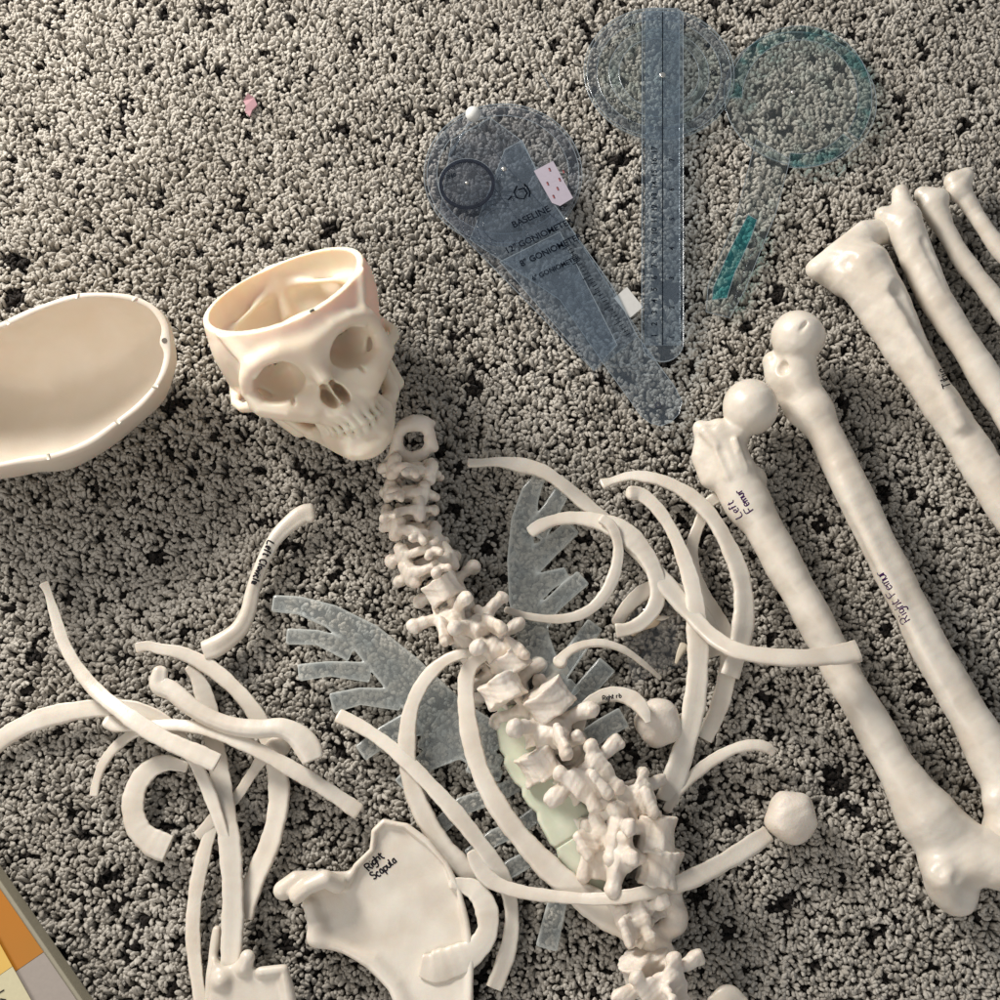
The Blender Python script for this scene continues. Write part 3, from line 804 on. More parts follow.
# ================================================================== RIBS
def rib(label, path, flat=0.36, roll=0, roll1=None, c0='round', c1='flat', head=True, m=BONE, name='rib', group=None, cat='rib', power=3.2):
    V, F = loft(path, n=110, nr=20, flat=flat, power=power, roll=roll, roll1=roll1, cap0=c0, cap1=c1, rough=0.035 if name == 'collarbone' else 0.10)
    o = mesh_obj(name, V, F, m)
    tagit(o, label, cat, group)
    return o
GL_, GM = 'ribs in the loose pile at the left', 'ribs heaped beside the spine'
rib('long rib crossing on top of the left pile, its thin head pointing up left', [(44,584,20,5),(47,590,20,4),(54,612,20,5),(66,648,21,6),(90,684,24,7),(125,714,34,8.5),(160,737,37,9),(190,751,38,9.5),(217,763,38,9.5)], roll=12, group=GL_)
rib('wide rib arching in from the left frame edge under the pile', [(-40,778,8,9),(-10,748,8,10),(28,724,9,10),(65,713,12,10),(105,708,16,9),(145,712,20,8),(172,728,22,7),(192,757,24,6.5),(210,795,24,6.5),(222,830,22,6),(234,868,14,6)], roll=-8, group=GL_)
rib('curved rib with knuckled head bending down the right of the left pile', [(137,648,12,5),(147,646,12,5),(160,649,12,5.5),(177,652,13,7),(201,662,13,7.5),(226,680,13,8),(250,706,12,8),(268,738,11,9),(277,771,11,10),(279,800,11,11),(271,840,11,10.5),(258,872,12,10.5),(246,905,13,11),(243,918,13,10)], roll=-10, group=GL_)
rib('rib laid straight to the lower right across the left pile', [(108,722,22,7,.7),(116,724,23,8),(142,726,25,6),(184,726,28,6.5),(218,733,29,7),(251,747,29,7.5),(290,768,26,8),(324,788,20,8),(359,812,14,8)], roll=15, group=GL_)
rib('small thin rib curling to a point at the left of the pile', [(94,795,10,4.5),(96,783,10,4.5),(104,762,11,5),(120,743,12,5),(142,730,15,5.5),(170,728,16,5)], roll=0, group=GL_)
rib('short flat hook shaped first rib in the left pile', [(187,767,16,5),(178,765,15,6),(166,763,13,8),(152,768,12,10.5),(139,782,11,11),(133,804,11,11),(138,828,11,12),(152,842,11,14),(168,849,11,14)], flat=.3, roll=-6, group=GL_, power=3)
rib('upright rib standing down the middle of the left pile to the bottom edge', [(190,667,10,6),(196,676,10,7),(204,695,10,9),(212,730,11,9.5),(219,770,13,9.5),(226,812,18,10),(231,860,20,11),(233,905,20,11),(231,955,18,11),(227,994,17,11)], roll=20, roll1=-10, group=GL_)
rib('thin rib running down to the bottom edge left of the upright rib', [(226,775,7,5),(217,810,7,6),(206,846,7,7),(197,885,7,7.5),(193,925,7,7.5),(195,962,7,7),(202,1010,7,7)], roll=0, group=GL_)
rib('narrow rib slanting behind the upright rib with a knobbed upper end', [(284,747,14,8,.8),(277,747,14,10,.6),(266,754,13,7),(251,775,12,5.5),(237,796,10,5.5),(219,812,9,5.5),(207,826,8,6),(197,836,8,5)], group=GL_)

rib('long rib from beside the neck sweeping over the left thigh bone', [(469,463,20,5),(478,463,20,5),(499,462,20,5.5),(519,465,20,8),(542,471,21,8),(562,484,20,7),(582,501,16,7.5),(608,523,17,8),(640,553,20,9),(664,582,22,10),(688,611,26,9.5),(712,636,38,8.5),(735,650,50,9),(765,656,56,9),(800,658,60,9),(830,656,60,10),(858,651,58,11.5)], roll=14, group=GM)
rib('rib with blunt head curling round inside the transparent cartilage', [(531,532,20,7),(538,527,20,7),(552,521,20,6),(572,518,21,7),(596,521,22,9),(620,530,24,11),(638,545,24,11),(652,566,24,9),(658,588,23,8),(655,606,22,8),(642,622,22,7.5),(628,629,22,6.5),(616,631,22,7)], roll=10, group=GM)
rib('slender rib hooking back to a thin point over the cartilage', [(602,519,30,5),(611,526,30,5.5),(618,545,29,5.5),(615,572,28,6),(602,598,27,6),(584,613,26,5.5),(560,619,25,4.5),(532,617,24,4),(506,610,22,3.5)], flat=.6, c1='round', group=GM)
rib('broad rib arching highest beside the spine to a cut end near the bent one', [(603,484,16,6.5),(612,481,16,4.5),(630,476,17,5),(645,477,18,6.5),(663,481,20,7),(688,494,22,8),(711,516,25,8.5),(728,545,27,9),(740,575,28,10),(744,605,28,11),(741,638,27,11),(730,676,25,10)], roll=15, group=GM)
rib('long rib dropping almost straight to a wide end beside the lumbar bones', [(631,493,24,8,.7),(640,494,24,7),(655,506,24,6.5),(671,529,24,6.5),(684,559,25,7.5),(693,590,26,9),(697,625,26,10.5),(698,665,24,11),(693,712,21,11),(682,755,17,11.5),(667,801,13,12)], roll=-12, roll1=8, group=GM)
rib('rib half hidden below the others with its head against the left thigh bone', [(716,498,12,6,.8),(709,503,12,5.5),(700,522,10,6),(692,547,9,6.5),(694,574,8,7),(708,603,8,8),(722,628,8,8.5),(728,656,8,9),(725,685,8,9),(717,712,8,9),(704,739,8,9)], group=GM)
rib('short dog legged rib under the curl, ending in a pale wedge', [(618,622,10,6.5,.8),(624,611,10,6.5),(636,598,10,8.5),(650,589,10,8),(668,588,10,8),(688,598,10,8),(704,620,10,9),(716,656,11,10)], group=GM)
rib('hair thin floating rib arching from the spine over the cartilage', [(560,662,34,7,.9),(565,655,34,5),(577,647,34,4.5),(599,643,32,4.5),(622,649,28,3.5),(645,665,20,3),(660,678,10,2.2)], flat=.7, c1='round', group=GM)
r_w = rib('thin written rib resting against the round lump by the spine', [(578,728,34,6),(582,715,34,6.5),(592,702,34,7),(606,695,35,7.5),(622,695,36,8),(635,701,38,8),(644,712,42,6.5),(648,722,44,3)], flat=.45, c1='round', group=GM)
write('Right rib', 603, 700, 8, 4.6, r_w, [r_w], BLACKINK, .42)
rib('long thin rib bowed along the bottom out to the far round lump', [(473,852,22,7),(477,862,22,8),(484,874,23,8),(497,884,24,7.5),(522,892,27,7),(560,897,32,6),(600,899,40,6.5),(640,894,50,7),(686,881,42,9),(733,857,28,9.5),(768,834,16,9)], roll=10, group=GM)
rib('rib looping out wide of the spine in an open half circle', [(494,664,34,5),(478,654,34,5.5),(452,657,30,6),(428,676,26,7),(412,706,23,8),(407,744,21,9),(411,782,19,9.5),(424,815,17,10),(444,847,15,10.5),(464,868,13,10),(482,884,11,9)], roll=-15, group=GM)
rib('flat hook shaped first rib lying on the shoulder blade', [(452,884,20,6,.6),(462,885,20,8),(476,891,20,10),(486,908,20,11),(487,932,20,11),(474,951,20,13),(452,962,20,15),(432,967,20,15),(421,965,20,11)], flat=.28, power=3, roll=0, group=GM)
rib('stout rib widening down past the green breastbone to the sacrum', [(486,655,44,5),(474,662,44,7),(467,675,42,8),(466,698,38,9),(470,734,36,9.5),(481,773,34,10),(501,811,32,10.5),(528,846,28,11.5),(562,880,26,13),(600,908,26,16),(648,934,26,18)], roll=-14, group=GM)
rib('rib crossing the wide loop and dropping below the hook', [(339,716,16,7),(352,722,17,7),(374,735,19,7),(401,756,22,7.5),(430,785,24,8),(459,817,24,8.5),(484,849,22,8.5),(502,876,18,8),(511,906,14,7.5),(510,940,12,8),(503,965,12,9),(494,988,12,9)], roll=12, group=GM)
rib('short thin rib branching up right of the lumbar bones', [(667,810,14,5),(672,800,14,5),(686,783,14,5),(702,768,14,6),(718,757,14,6),(737,748,15,5.5),(756,745,15,5.5),(768,748,14,5),(773,753,13,4)], flat=.5, c1='round', group=GM)

# clavicles
cl = rib('slim collarbone written Left Clavicle lying alone above the left pile', [(311,513,12,10.5,.45),(304,514,12,10,.5),(292,522,13,9,.6),(276,538,14,7.5,.8),(263,562,14,7,.9),(253,590,14,7,.9),(248,612,14,8,.85),(240,628,14,9,.8),(228,639,14,10,.75),(215,647,14,11,.7),(204,651,14,10,.6)], name='collarbone', cat='collarbone', power=2.0)
write('Left Clavicle', 268, 541, -112, 7.2, cl, [cl], BLACKINK, .7)
rib('thick twisted collarbone without writing resting on the left pile', [(160,672,30,8,.8),(159,684,30,10,.7),(172,691,30,9.5,.7),(190,706,31,9,.75),(210,718,31,9,.8),(232,726,31,9,.8),(258,729,31,9.5,.8),(282,728,31,10,.7),(299,737,30,12,.6),(309,750,30,13,.5),(313,760,30,11,.5)], name='collarbone', cat='collarbone', power=2.0)

# ================================================================== LUMPS (knee caps)
def lump(label, c, r, z, seed):
    pc = W(*c, z); k = MM(*c, z) * r
    r1 = np.random.default_rng(seed); t = seed
    def fn(P):
        d = ell(P, pc, (k * 1.02, k, k * .66)) - 1.0
        for i in range(5):
            a_ = t * 1.3 + i * 1.2566; nv = np.array([math.cos(a_) * .94, math.sin(a_) * .94, .34], np.float32)
            d = smax(d, (P - pc.astype(np.float32)) @ nv - k * (0.92 + 0.06 * math.sin(i * 2.3 + t)), 10)
        nv = np.array([.12, -.1, .98], np.float32); d = smax(d, (P - pc.astype(np.float32)) @ nv - k * .58, 7)
        return d + wobble(P + t, 0.13, .8) + wobble(P, .33, .25)
    V, F = surf(fn, (-k*1.5,)*3, (k*1.5,)*3, 0.9, None, pc)
    V[:, 2] = np.maximum(V[:, 2], -6)
    o = mesh_obj('kneecap', V, F, VERT); tagit(o, label, 'kneecap')
lump('rounded kneecap touching the written rib beside the spine', (659, 723), 26, 20, 1)
lump('rounded kneecap standing off alone at the far end of a rib', (792, 817), 28, 18, 5)

# ================================================================== SHOULDER BLADES
def build_scapula():
    z = 18
    pts = [(384,820),(374,829),(372,846),(364,858),(352,868),(346,884),(338,878),(322,874),(300,884),(292,893),(306,902),(312,913),(314,926),(314,942),(326,945),(341,947),(360,954),(379,970),(394,988),(405,1010),(430,1060),(455,1075),(468,1030),(470,990),(470,958),(465,921),(458,890),(444,863),(427,842),(408,825)]
    P2 = [W(x, y, z)[:2] for x, y in pts]; c0 = W(400, 900, z)
    k = MM(400, 900, z)
    edge_t = [P4(x, y, z + 2, 3.0) for x, y in ((346,886),(356,866),(372,850),(374,832),(384,822),(406,826),(428,843),(446,864),(459,891),(466,922),(471,958),(470,1000))]
    edge_b = [P4(x, y, z + 1, r) for x, y, r in ((313,938,4.5),(345,948,4.5),(372,962,5.5),(394,986,6),(415,1030,6))]
    lobe1 = [P4(*a) for a in ((284, 890, 26, 10), (296, 880, 27, 9), (320, 877, 24, 6), (346, 876, 19, 4))]
    lobe2 = [P4(*a) for a in ((297, 896, 34, 8.5), (308, 887, 36, 8.5), (325, 879, 35, 9), (337, 884, 26, 9))]
    gl = [P4(*a) for a in ((310, 906, 20, 6), (317, 925, 20, 7), (318, 938, 18, 6))]
    pit = P4(324, 912, z + 8, 6)
    def fn(P):
        zz = P[:, 2] - z
        rr = ((P[:, 0] - c0[0]) ** 2 + (P[:, 1] - c0[1]) ** 2) / (60.0 ** 2)
        bowl = -4.5 + 3.2 * np.minimum(rr, 2.2)
        d = smax(poly2(P, P2), np.abs(zz - bowl) - 1.7, 1.5)
        d = smin(d, chain(P, edge_t, 1), 4); d = smin(d, chain(P, edge_b, 1), 9)
        d = smin(d, chain(P, gl, 1), 8)
        d = smin(d, chain(P, lobe1, 1), 5); d = smin(d, chain(P, lobe2, 1), 4)
        d = smax(d, -(np.linalg.norm(P - A(*pit[:3]), axis=1) - pit[3]), 4)
        return d + wobble(P, .1, .45)
    V, F = surf(fn, (-130, -170, -24), (90, 100, 34), 1.0, None, c0)
    V[:, 2] = np.maximum(V[:, 2], -6)
    o = mesh_obj('shoulder_blade', V, F, BONE)
    tagit(o, 'broad thin shoulder blade written Right Scapula', 'shoulder blade')
    write('Right', 369, 871, 42, 8.5, o, [o], BLACKINK, .65); write('Scapula', 374, 880, 38, 8.2, o, [o], BLACKINK, .65)
    # the other one, cut by the lower edge
    z = 18
    pts2 = [(226,966),(240,962),(262,971),(282,967),(287,980),(292,1002),(300,1060),(215,1060),(208,1005),(214,960)]
    Q2 = [W(x, y, z)[:2] for x, y in pts2]; c1 = W(250, 1000, z)
    kn = P4(248, 957, 26, 7.5); kn2 = P4(244, 968, 24, 8); le = [P4(*a) for a in ((217, 930, 12, 4.5), (213, 955, 13, 5), (210, 1000, 14, 5), (208, 1050, 14, 5))]
    rim = [P4(*a) for a in ((262, 972, 26, 5), (284, 969, 26, 4.5), (289, 990, 22, 5), (298, 1040, 20, 6))]
    bl = P4(222, 980, 24, 9)
    def fn2(P):
        zz = P[:, 2] - z
        d = smax(poly2(P, Q2), np.abs(zz) - 7, 4)
        d = smin(d, np.linalg.norm(P - A(*kn[:3]), axis=1) - kn[3], 3); d = smin(d, np.linalg.norm(P - A(*kn2[:3]), axis=1) - kn2[3], 5)
        d = smin(d, np.linalg.norm(P - A(*bl[:3]), axis=1) - bl[3], 5)
        d = smin(d, chain(P, le, 1), 6); d = smin(d, chain(P, rim, 1), 5)
        return d + wobble(P, .12, .5)
    V, F = surf(fn2, (-60, -90, -24), (60, 75, 40), 1.0, None, c1)
    V[:, 2] = np.maximum(V[:, 2], -6)
    o2 = mesh_obj('shoulder_blade', V, F, BONE)
    tagit(o2, 'knobbed shoulder blade cut off by the bottom edge under the upright rib', 'shoulder blade')
build_scapula()

# ================================================================== VERTEBRAE
def RX(a):
    a = math.radians(a); return np.array([[1, 0, 0], [0, math.cos(a), -math.sin(a)], [0, math.sin(a), math.cos(a)]], np.float32)
def vert_mesh(kind, seed):
    s = seed * 3.7
    def cerv(P):
        S = np.stack([np.sqrt(P[:, 0]**2 + .5), P[:, 1], P[:, 2]], 1)
        d = smax(ell(P, (0, -7, 0), (11, 9, 40)), np.abs(P[:, 2] + 0.08 * P[:, 0]**2 * 0.3) - 6.5, 2)
        d = smin(d, cap(S, (8, -8, 5), (10, -3, 8), 3, 2.2), 1.7)
        d = smin(d, chain(S, [(8, -8, 0, 3.5), (19, -7, -1, 3.6), (22, -3, -2, 3.4)]), 1.7)
        d = smin(d, chain(S, [(10, 3, 0, 4), (20, 1, -1, 3.4)]), 1.7)
        d = smin(d, cap(S, (14, 6, 5), (14, 8, -6), 5.2, 5), 2.2)
        d = smin(d, chain(S, [(14, 7, 0, 4), (9, 14, -1, 3.4), (0, 19, -2, 3.6)]), 2.2)
        d = smin(d, chain(S, [(0, 18, -2, 3.2), (1.5, 27, -5, 2.6), (4.5, 32, -7, 2.8)]), 1.7)
        d = smax(d, -ell(P, (0, 6, 0), (8.5, 6.5, 30)), 1.1)
        return d
    def thor(P):
        S = np.stack([np.sqrt(P[:, 0]**2 + .5), P[:, 1], P[:, 2]], 1)
        waist = 1.6 * np.cos(np.clip(P[:, 2] / 9, -1, 1) * math.pi / 2)
        d = smax(ell(P, (0, -12, 0), (15, 13, 60)) + waist, np.abs(P[:, 2]) - 9, 1.6)
        d = smin(d, cap(S, (8, 0, 3), (9, 8, 3), 4.2, 4.0), 2.2)
        d = smin(d, chain(S, [(10, 9, 3, 5.5), (17, 14, 5, 4.6), (23, 18, 6, 5.0), (26, 20, 6, 6.2)], 2), 2.8)
        d = smin(d, cap(S, (9, 8, 11), (9, 10, -11), 4.2, 4.0), 2.2)
        d = smin(d, chain(S, [(9, 10, -2, 4.5), (4, 16, -3, 4), (0, 19, -5, 4.2)]), 2.8)
        d = smin(d, ell(P, (0, 13, -2), (11, 5.5, 10)), 3)
        d = smin(d, box(P, (0, 25, -9), (2.2, 8, 10), 2.0, RX(35)), 3.3); d = smin(d, cap(P, (0, 24, -2), (0, 33, -17), 3.0, 4.4), 2.2)
        d = smax(d, -ell(P, (0, 5, 0), (7, 6.5, 40)), 1.1)
        return d
    def lumb(P):
        S = np.stack([np.sqrt(P[:, 0]**2 + .5), P[:, 1], P[:, 2]], 1)
        waist = 2.8 * np.cos(np.clip(P[:, 2] / 12, -1, 1) * math.pi / 2)
        d = smax(ell(P, (0, -15, 0), (22, 16.5, 80)) + waist, np.abs(P[:, 2]) - 12.5, 1.6)
        d = smin(d, cap(S, (11, 0, 5), (12, 8, 4), 5, 5), 2.8)
        d = smin(d, chain(S, [(12, 6, 4, 6.0), (22, 9, 5, 4.6), (30, 11, 6, 4.8)]), 2.8); d = smin(d, box(S, (26, 10.5, 6), (12, 3.4, 5.4), 3.0), 2.8)
        d = smin(d, chain(S, [(14, 9, 3, 5), (15, 13, 13, 5), (15.5, 14, 17, 6)]), 2.8)
        d = smin(d, chain(S, [(8, 14, -4, 5), (10.5, 17, -14, 5), (11, 17, -18, 6)]), 2.8)
        d = smin(d, chain(S, [(11, 9, 0, 5), (5, 16, -3, 5), (0, 18, -4, 5)]), 2.8)
        d = smin(d, ell(P, (0, 14, -3), (14, 6.5, 14)), 3)
        d = smin(d, box(P, (0, 27, -4), (2.8, 11, 11), 2.6), 4.4)
        d = smin(d, cap(P, (0, 36, 4), (0, 37, -14), 3.6, 4.8), 2.2)
        d = smin(d, ell(S, (9, 17, 0), (9, 4.5, 15)), 3.3)
        d = smax(d, -ell(P, (0, 5, 0), (9.5, 7.0, 60)), 1.1)
        return d
    f0 = {'c': cerv, 't': thor, 'l': lumb}[kind]
    def fn(P): return f0(P) + wobble(P + s, 0.2, .9) + wobble(P + s, .5, .4) + wobble(P, 1.0, .15)
    e = {'c': (28, 38, 14), 't': (40, 46, 32), 'l': (48, 52, 28)}[kind]
    V, F = surf(fn, (-e[0], -36, -e[2]), (e[0], e[1], e[2]), 0.85 if kind != 'l' else 1.0)
    me = bpy.data.meshes.new('vertebra'); me.from_pydata((V * .001).tolist(), [], F); me.update(); me.shade_smooth(); me.materials.append(VERT)
    return me
VM = {k: [vert_mesh(k, i) for i in range(3)] for k in 'ctl'}

SPV = [
 # label bit, kind, px, py, z, axis deg, tip(deg toward camera), roll, scale
 ('second vertebra down from the skull, wide winged, under the open ring one', 'c', 412, 470, 28, 82, 8, 5, 1.12),
 ('third vertebra down from the skull, flat winged', 'c', 409, 492, 28, 84, 12, -12, 1.08),
 ('fourth vertebra down from the skull, holed side knob to the left', 'c', 408, 513, 28, 98, 5, -24, 1.08),
 ('fifth vertebra down from the skull, beside a raised white knob', 'c', 414, 531, 28, 78, 10, 14, 1.12),
 ('sixth vertebra down from the skull, thin winged slanting to the left', 'c', 418, 549, 29, 112, 14, 16, 1.16),
 ('seventh vertebra down from the skull, long winged', 'c', 427, 566, 29, 116, 12, 12, 1.25),
 ('eighth vertebra down from the skull, showing its smooth drum', 't', 446, 590, 30, 122, 4, 168, 1.02),
 ('ninth vertebra down from the skull, its knob reaching left', 't', 455, 616, 30, 116, 4, -30, 1.02),
 ('tenth vertebra down from the skull, its white knob upright', 't', 474, 630, 30, 128, 0, 28, 1.02),
 ('eleventh vertebra down from the skull, where two rib heads meet', 't', 487, 652, 30, 122, 6, 42, 1.02),
 ('twelfth vertebra down from the skull, knob end toward the cartilage', 't', 505, 668, 30, 126, 4, -155, 1.02),
 ('thirteenth vertebra down from the skull, square drum facing up', 't', 506, 690, 31, 118, 0, 165, 1.12),
 ('fourteenth vertebra down from the skull, large cupped drum on the right of the column', 't', 543, 702, 33, 128, 12, 190, 1.25),
 ('fifteenth vertebra down from the skull, its wings lying across the column', 't', 547, 730, 33, 104, 4, 12, 1.2),
 ('sixteenth vertebra down from the skull, side of its drum over the green breastbone', 'l', 553, 757, 28, 118, 6, 118, .92),
 ('seventeenth vertebra down from the skull, star shaped with ridged blade', 'l', 586, 777, 36, 130, 8, 4, 1.02),
 ('eighteenth vertebra down from the skull, long white wing to the right', 'l', 626, 800, 28, 108, 4, 24, .92),
 ('nineteenth vertebra down from the skull, broad plate over the green breastbone', 'l', 606, 822, 24, 122, 0, -52, .92),
 ('upper of the two square drummed vertebrae stacked near the spine bottom', 'l', 634, 832, 34, 86, 5, -84, 1.06),
 ('lower of the two square drummed vertebrae stacked near the spine bottom', 'l', 638, 863, 32, 82, 5, -86, 1.1),
 ('vertebra just below the bowed rib crossing the spine', 'l', 640, 912, 26, 112, 6, -34, .86),
 ('last full vertebra of the column, broken looking and cut by the bottom edge', 'l', 655, 978, 36, 112, 26, 6, 1.0),
]
def place_verts():
    cnt = {'c': 0, 't': 0, 'l': 0}
    for lab, k, x, y, z, a, tip, roll, s in SPV:
        me = VM[k][cnt[k] % 3]; cnt[k] += 1
        o = bpy.data.objects.new('vertebra', me); COL.objects.link(o)
        a, tip, roll = math.radians(a), math.radians(tip), math.radians(roll)
        Ax = Vector((math.cos(a) * math.cos(tip), math.sin(a) * math.cos(tip), math.sin(tip)))
        D0 = (Vector((0, 0, 1)) - Ax * Ax.z).normalized(); S0 = Ax.cross(D0)
        D = D0 * math.cos(roll) + S0 * math.sin(roll)
        Xv = D.cross(Ax)
        M = Matrix((Xv, D, Ax)).transposed()
        o.matrix_world = Matrix.Translation(Vector(W(x, y, z) * .001)) @ M.to_4x4() @ Matrix.Scale(s, 4)
        tagit(o, lab, 'vertebra', 'vertebrae of the spine')
place_verts()
def atlas():
    c = W(412, 440, 32); k = MM(412, 440, 32)
    def q(x, y, z, r): p = W(x, y, z); return (p[0], p[1], p[2], r * k)
    ring = [q(*a) for a in ((397,446,30,6),(398,434,34,6),(404,426,37,7),(414,423,38,8.5),(425,425,37,7.5),(430,434,34,5.5),(430,445,31,5),(424,453,28,5.5),(412,458,26,6),(401,455,27,6.5),(397,446,30,6))]
    tp = [[q(396, 450, 28, 6), q(389, 462, 24, 5), q(385, 474, 20, 4)], [q(430, 440, 33, 5), q(434, 448, 30, 4.5)], [q(424, 422, 37, 6), q(433, 423, 34, 3)]]
    def fn(P):
        d = chain(P, ring, 3)
        for t in tp: d = smin(d, chain(P, t, 2), 4)
        return d + wobble(P, .2, .5)
    V, F = surf(fn, (-34, -38, -26), (30, 28, 24), .8, None, c)
    V[:, 2] = np.maximum(V[:, 2], -5)
    o = mesh_obj('vertebra', V, F, VERT); tagit(o, 'ring shaped topmost vertebra with a heart shaped hole beside the jaw', 'vertebra', 'vertebrae of the spine')
atlas()
def sacrum_end():
    c = W(640, 925, 24)
    def fn(P):
        d = chain(P, [P4(*a) for a in ((668, 890, 20, 14), (672, 925, 20, 14))], 2)
        d = smin(d, chain(P, [P4(*a) for a in ((645, 930, 20, 12), (662, 950, 22, 12), (672, 962, 24, 10))], 2), 6)
        return d + wobble(P, .12, 1.6) + wobble(P, .25, .7)
    V, F = surf(fn, (-40, -50, -30), (60, 60, 40), 1.0, None, c)
    V[:, 2] = np.maximum(V[:, 2], -5)
    o = mesh_obj('vertebra', V, F, VERT); tagit(o, 'lumpy vertebra wedged between the bowed rib and the last vertebra', 'vertebra', 'vertebrae of the spine')
sacrum_end()

# ================================================================== COSTAL CARTILAGE + BREASTBONE
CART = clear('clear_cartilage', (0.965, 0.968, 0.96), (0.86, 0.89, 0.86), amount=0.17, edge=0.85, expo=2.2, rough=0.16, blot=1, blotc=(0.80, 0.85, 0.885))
def cartilage(label, strips, z, th=2.3, cat='cartilage', m=CART, k=4, bend=None, name='rib_cartilage'):
    st = [[(*W(x, y, z)[:2], r * MM(x, y, z)) for x, y, r in s] for s in strips]
    def flat_d(q):
        d = None
        for s in st:
            ds = None
            for a, b in zip(s[:-1], s[1:]):
                e = cap(q, (a[0], a[1], 0), (b[0], b[1], 0), a[2], b[2]); ds = e if ds is None else np.minimum(ds, e)
            for a, b in ((s[0], s[1]), (s[-1], s[-2])):
                v = np.array([a[0] - b[0], a[1] - b[1]], np.float32); v /= np.linalg.norm(v); near = np.hypot(q[:, 0] - a[0], q[:, 1] - a[1]) < a[2] * 2.2
                ds = np.where(near, smax(ds, (q[:, 0] - a[0]) * v[0] + (q[:, 1] - a[1]) * v[1] - a[2] * 0.25, 1.5), ds)
            d = ds if d is None else smin(d, ds, k)
        return d
    allp = np.array([p for s in st for p in s]); c = np.array([allp[:, 0].mean(), allp[:, 1].mean(), z])
    lo = np.array([allp[:, 0].min() - 16, allp[:, 1].min() - 16, z - 14]) - c; hi = np.array([allp[:, 0].max() + 16, allp[:, 1].max() + 16, z + 22]) - c
    def fn(P):
        q = P.copy(); q[:, 2] = 0; d = flat_d(q)
        zz = P[:, 2] - z - (bend(P) if bend else 0)
        return smax(d, np.abs(zz) - th, 2.6)
    V, F = surf(fn, lo, hi, 1.0, None, c)
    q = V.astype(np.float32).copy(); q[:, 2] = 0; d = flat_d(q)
    V[:, 2] = np.maximum(V[:, 2], -4)
    o = mesh_obj(name, V, F, m); tagit(o, label, cat)
    at = o.data.attributes.new('rim', 'FLOAT', 'POINT'); at.data.foreach_set('value', np.exp(np.minimum(d, 0) / 1.1).astype(np.float32)); return o  # edge mask for the painted light-piping glow along the cartilage outline
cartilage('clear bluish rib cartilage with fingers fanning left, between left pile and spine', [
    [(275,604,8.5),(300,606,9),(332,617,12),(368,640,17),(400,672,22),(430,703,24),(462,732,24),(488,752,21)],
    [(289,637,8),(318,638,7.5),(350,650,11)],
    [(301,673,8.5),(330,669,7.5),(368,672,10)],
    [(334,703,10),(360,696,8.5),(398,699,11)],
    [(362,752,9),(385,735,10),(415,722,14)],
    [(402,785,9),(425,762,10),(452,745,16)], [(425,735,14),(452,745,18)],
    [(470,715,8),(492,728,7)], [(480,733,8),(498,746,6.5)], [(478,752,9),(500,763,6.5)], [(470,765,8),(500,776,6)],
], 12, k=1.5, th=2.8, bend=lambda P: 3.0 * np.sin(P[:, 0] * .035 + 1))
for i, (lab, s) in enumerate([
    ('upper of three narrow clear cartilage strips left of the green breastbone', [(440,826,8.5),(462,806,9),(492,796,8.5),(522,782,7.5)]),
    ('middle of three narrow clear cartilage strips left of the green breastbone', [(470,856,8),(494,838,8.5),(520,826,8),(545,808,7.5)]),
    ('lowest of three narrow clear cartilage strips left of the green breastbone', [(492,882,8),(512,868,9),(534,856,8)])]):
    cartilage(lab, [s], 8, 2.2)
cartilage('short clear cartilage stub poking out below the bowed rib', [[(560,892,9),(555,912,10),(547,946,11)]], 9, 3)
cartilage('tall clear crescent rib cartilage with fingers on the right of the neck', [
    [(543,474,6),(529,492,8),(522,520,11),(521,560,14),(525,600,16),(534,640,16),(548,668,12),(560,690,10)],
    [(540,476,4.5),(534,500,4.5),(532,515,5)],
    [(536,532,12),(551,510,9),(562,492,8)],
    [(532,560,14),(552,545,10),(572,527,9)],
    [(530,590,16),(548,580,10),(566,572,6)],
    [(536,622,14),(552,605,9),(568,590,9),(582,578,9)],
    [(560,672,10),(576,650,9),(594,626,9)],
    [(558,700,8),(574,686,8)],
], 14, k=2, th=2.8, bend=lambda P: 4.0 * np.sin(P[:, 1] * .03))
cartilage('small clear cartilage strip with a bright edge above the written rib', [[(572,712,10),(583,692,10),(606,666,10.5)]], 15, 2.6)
cartilage('small clear cartilage strip under the written rib by the round kneecap', [[(590,738,11),(604,728,10.5),(622,718,10.5)]], 13, 2.6)

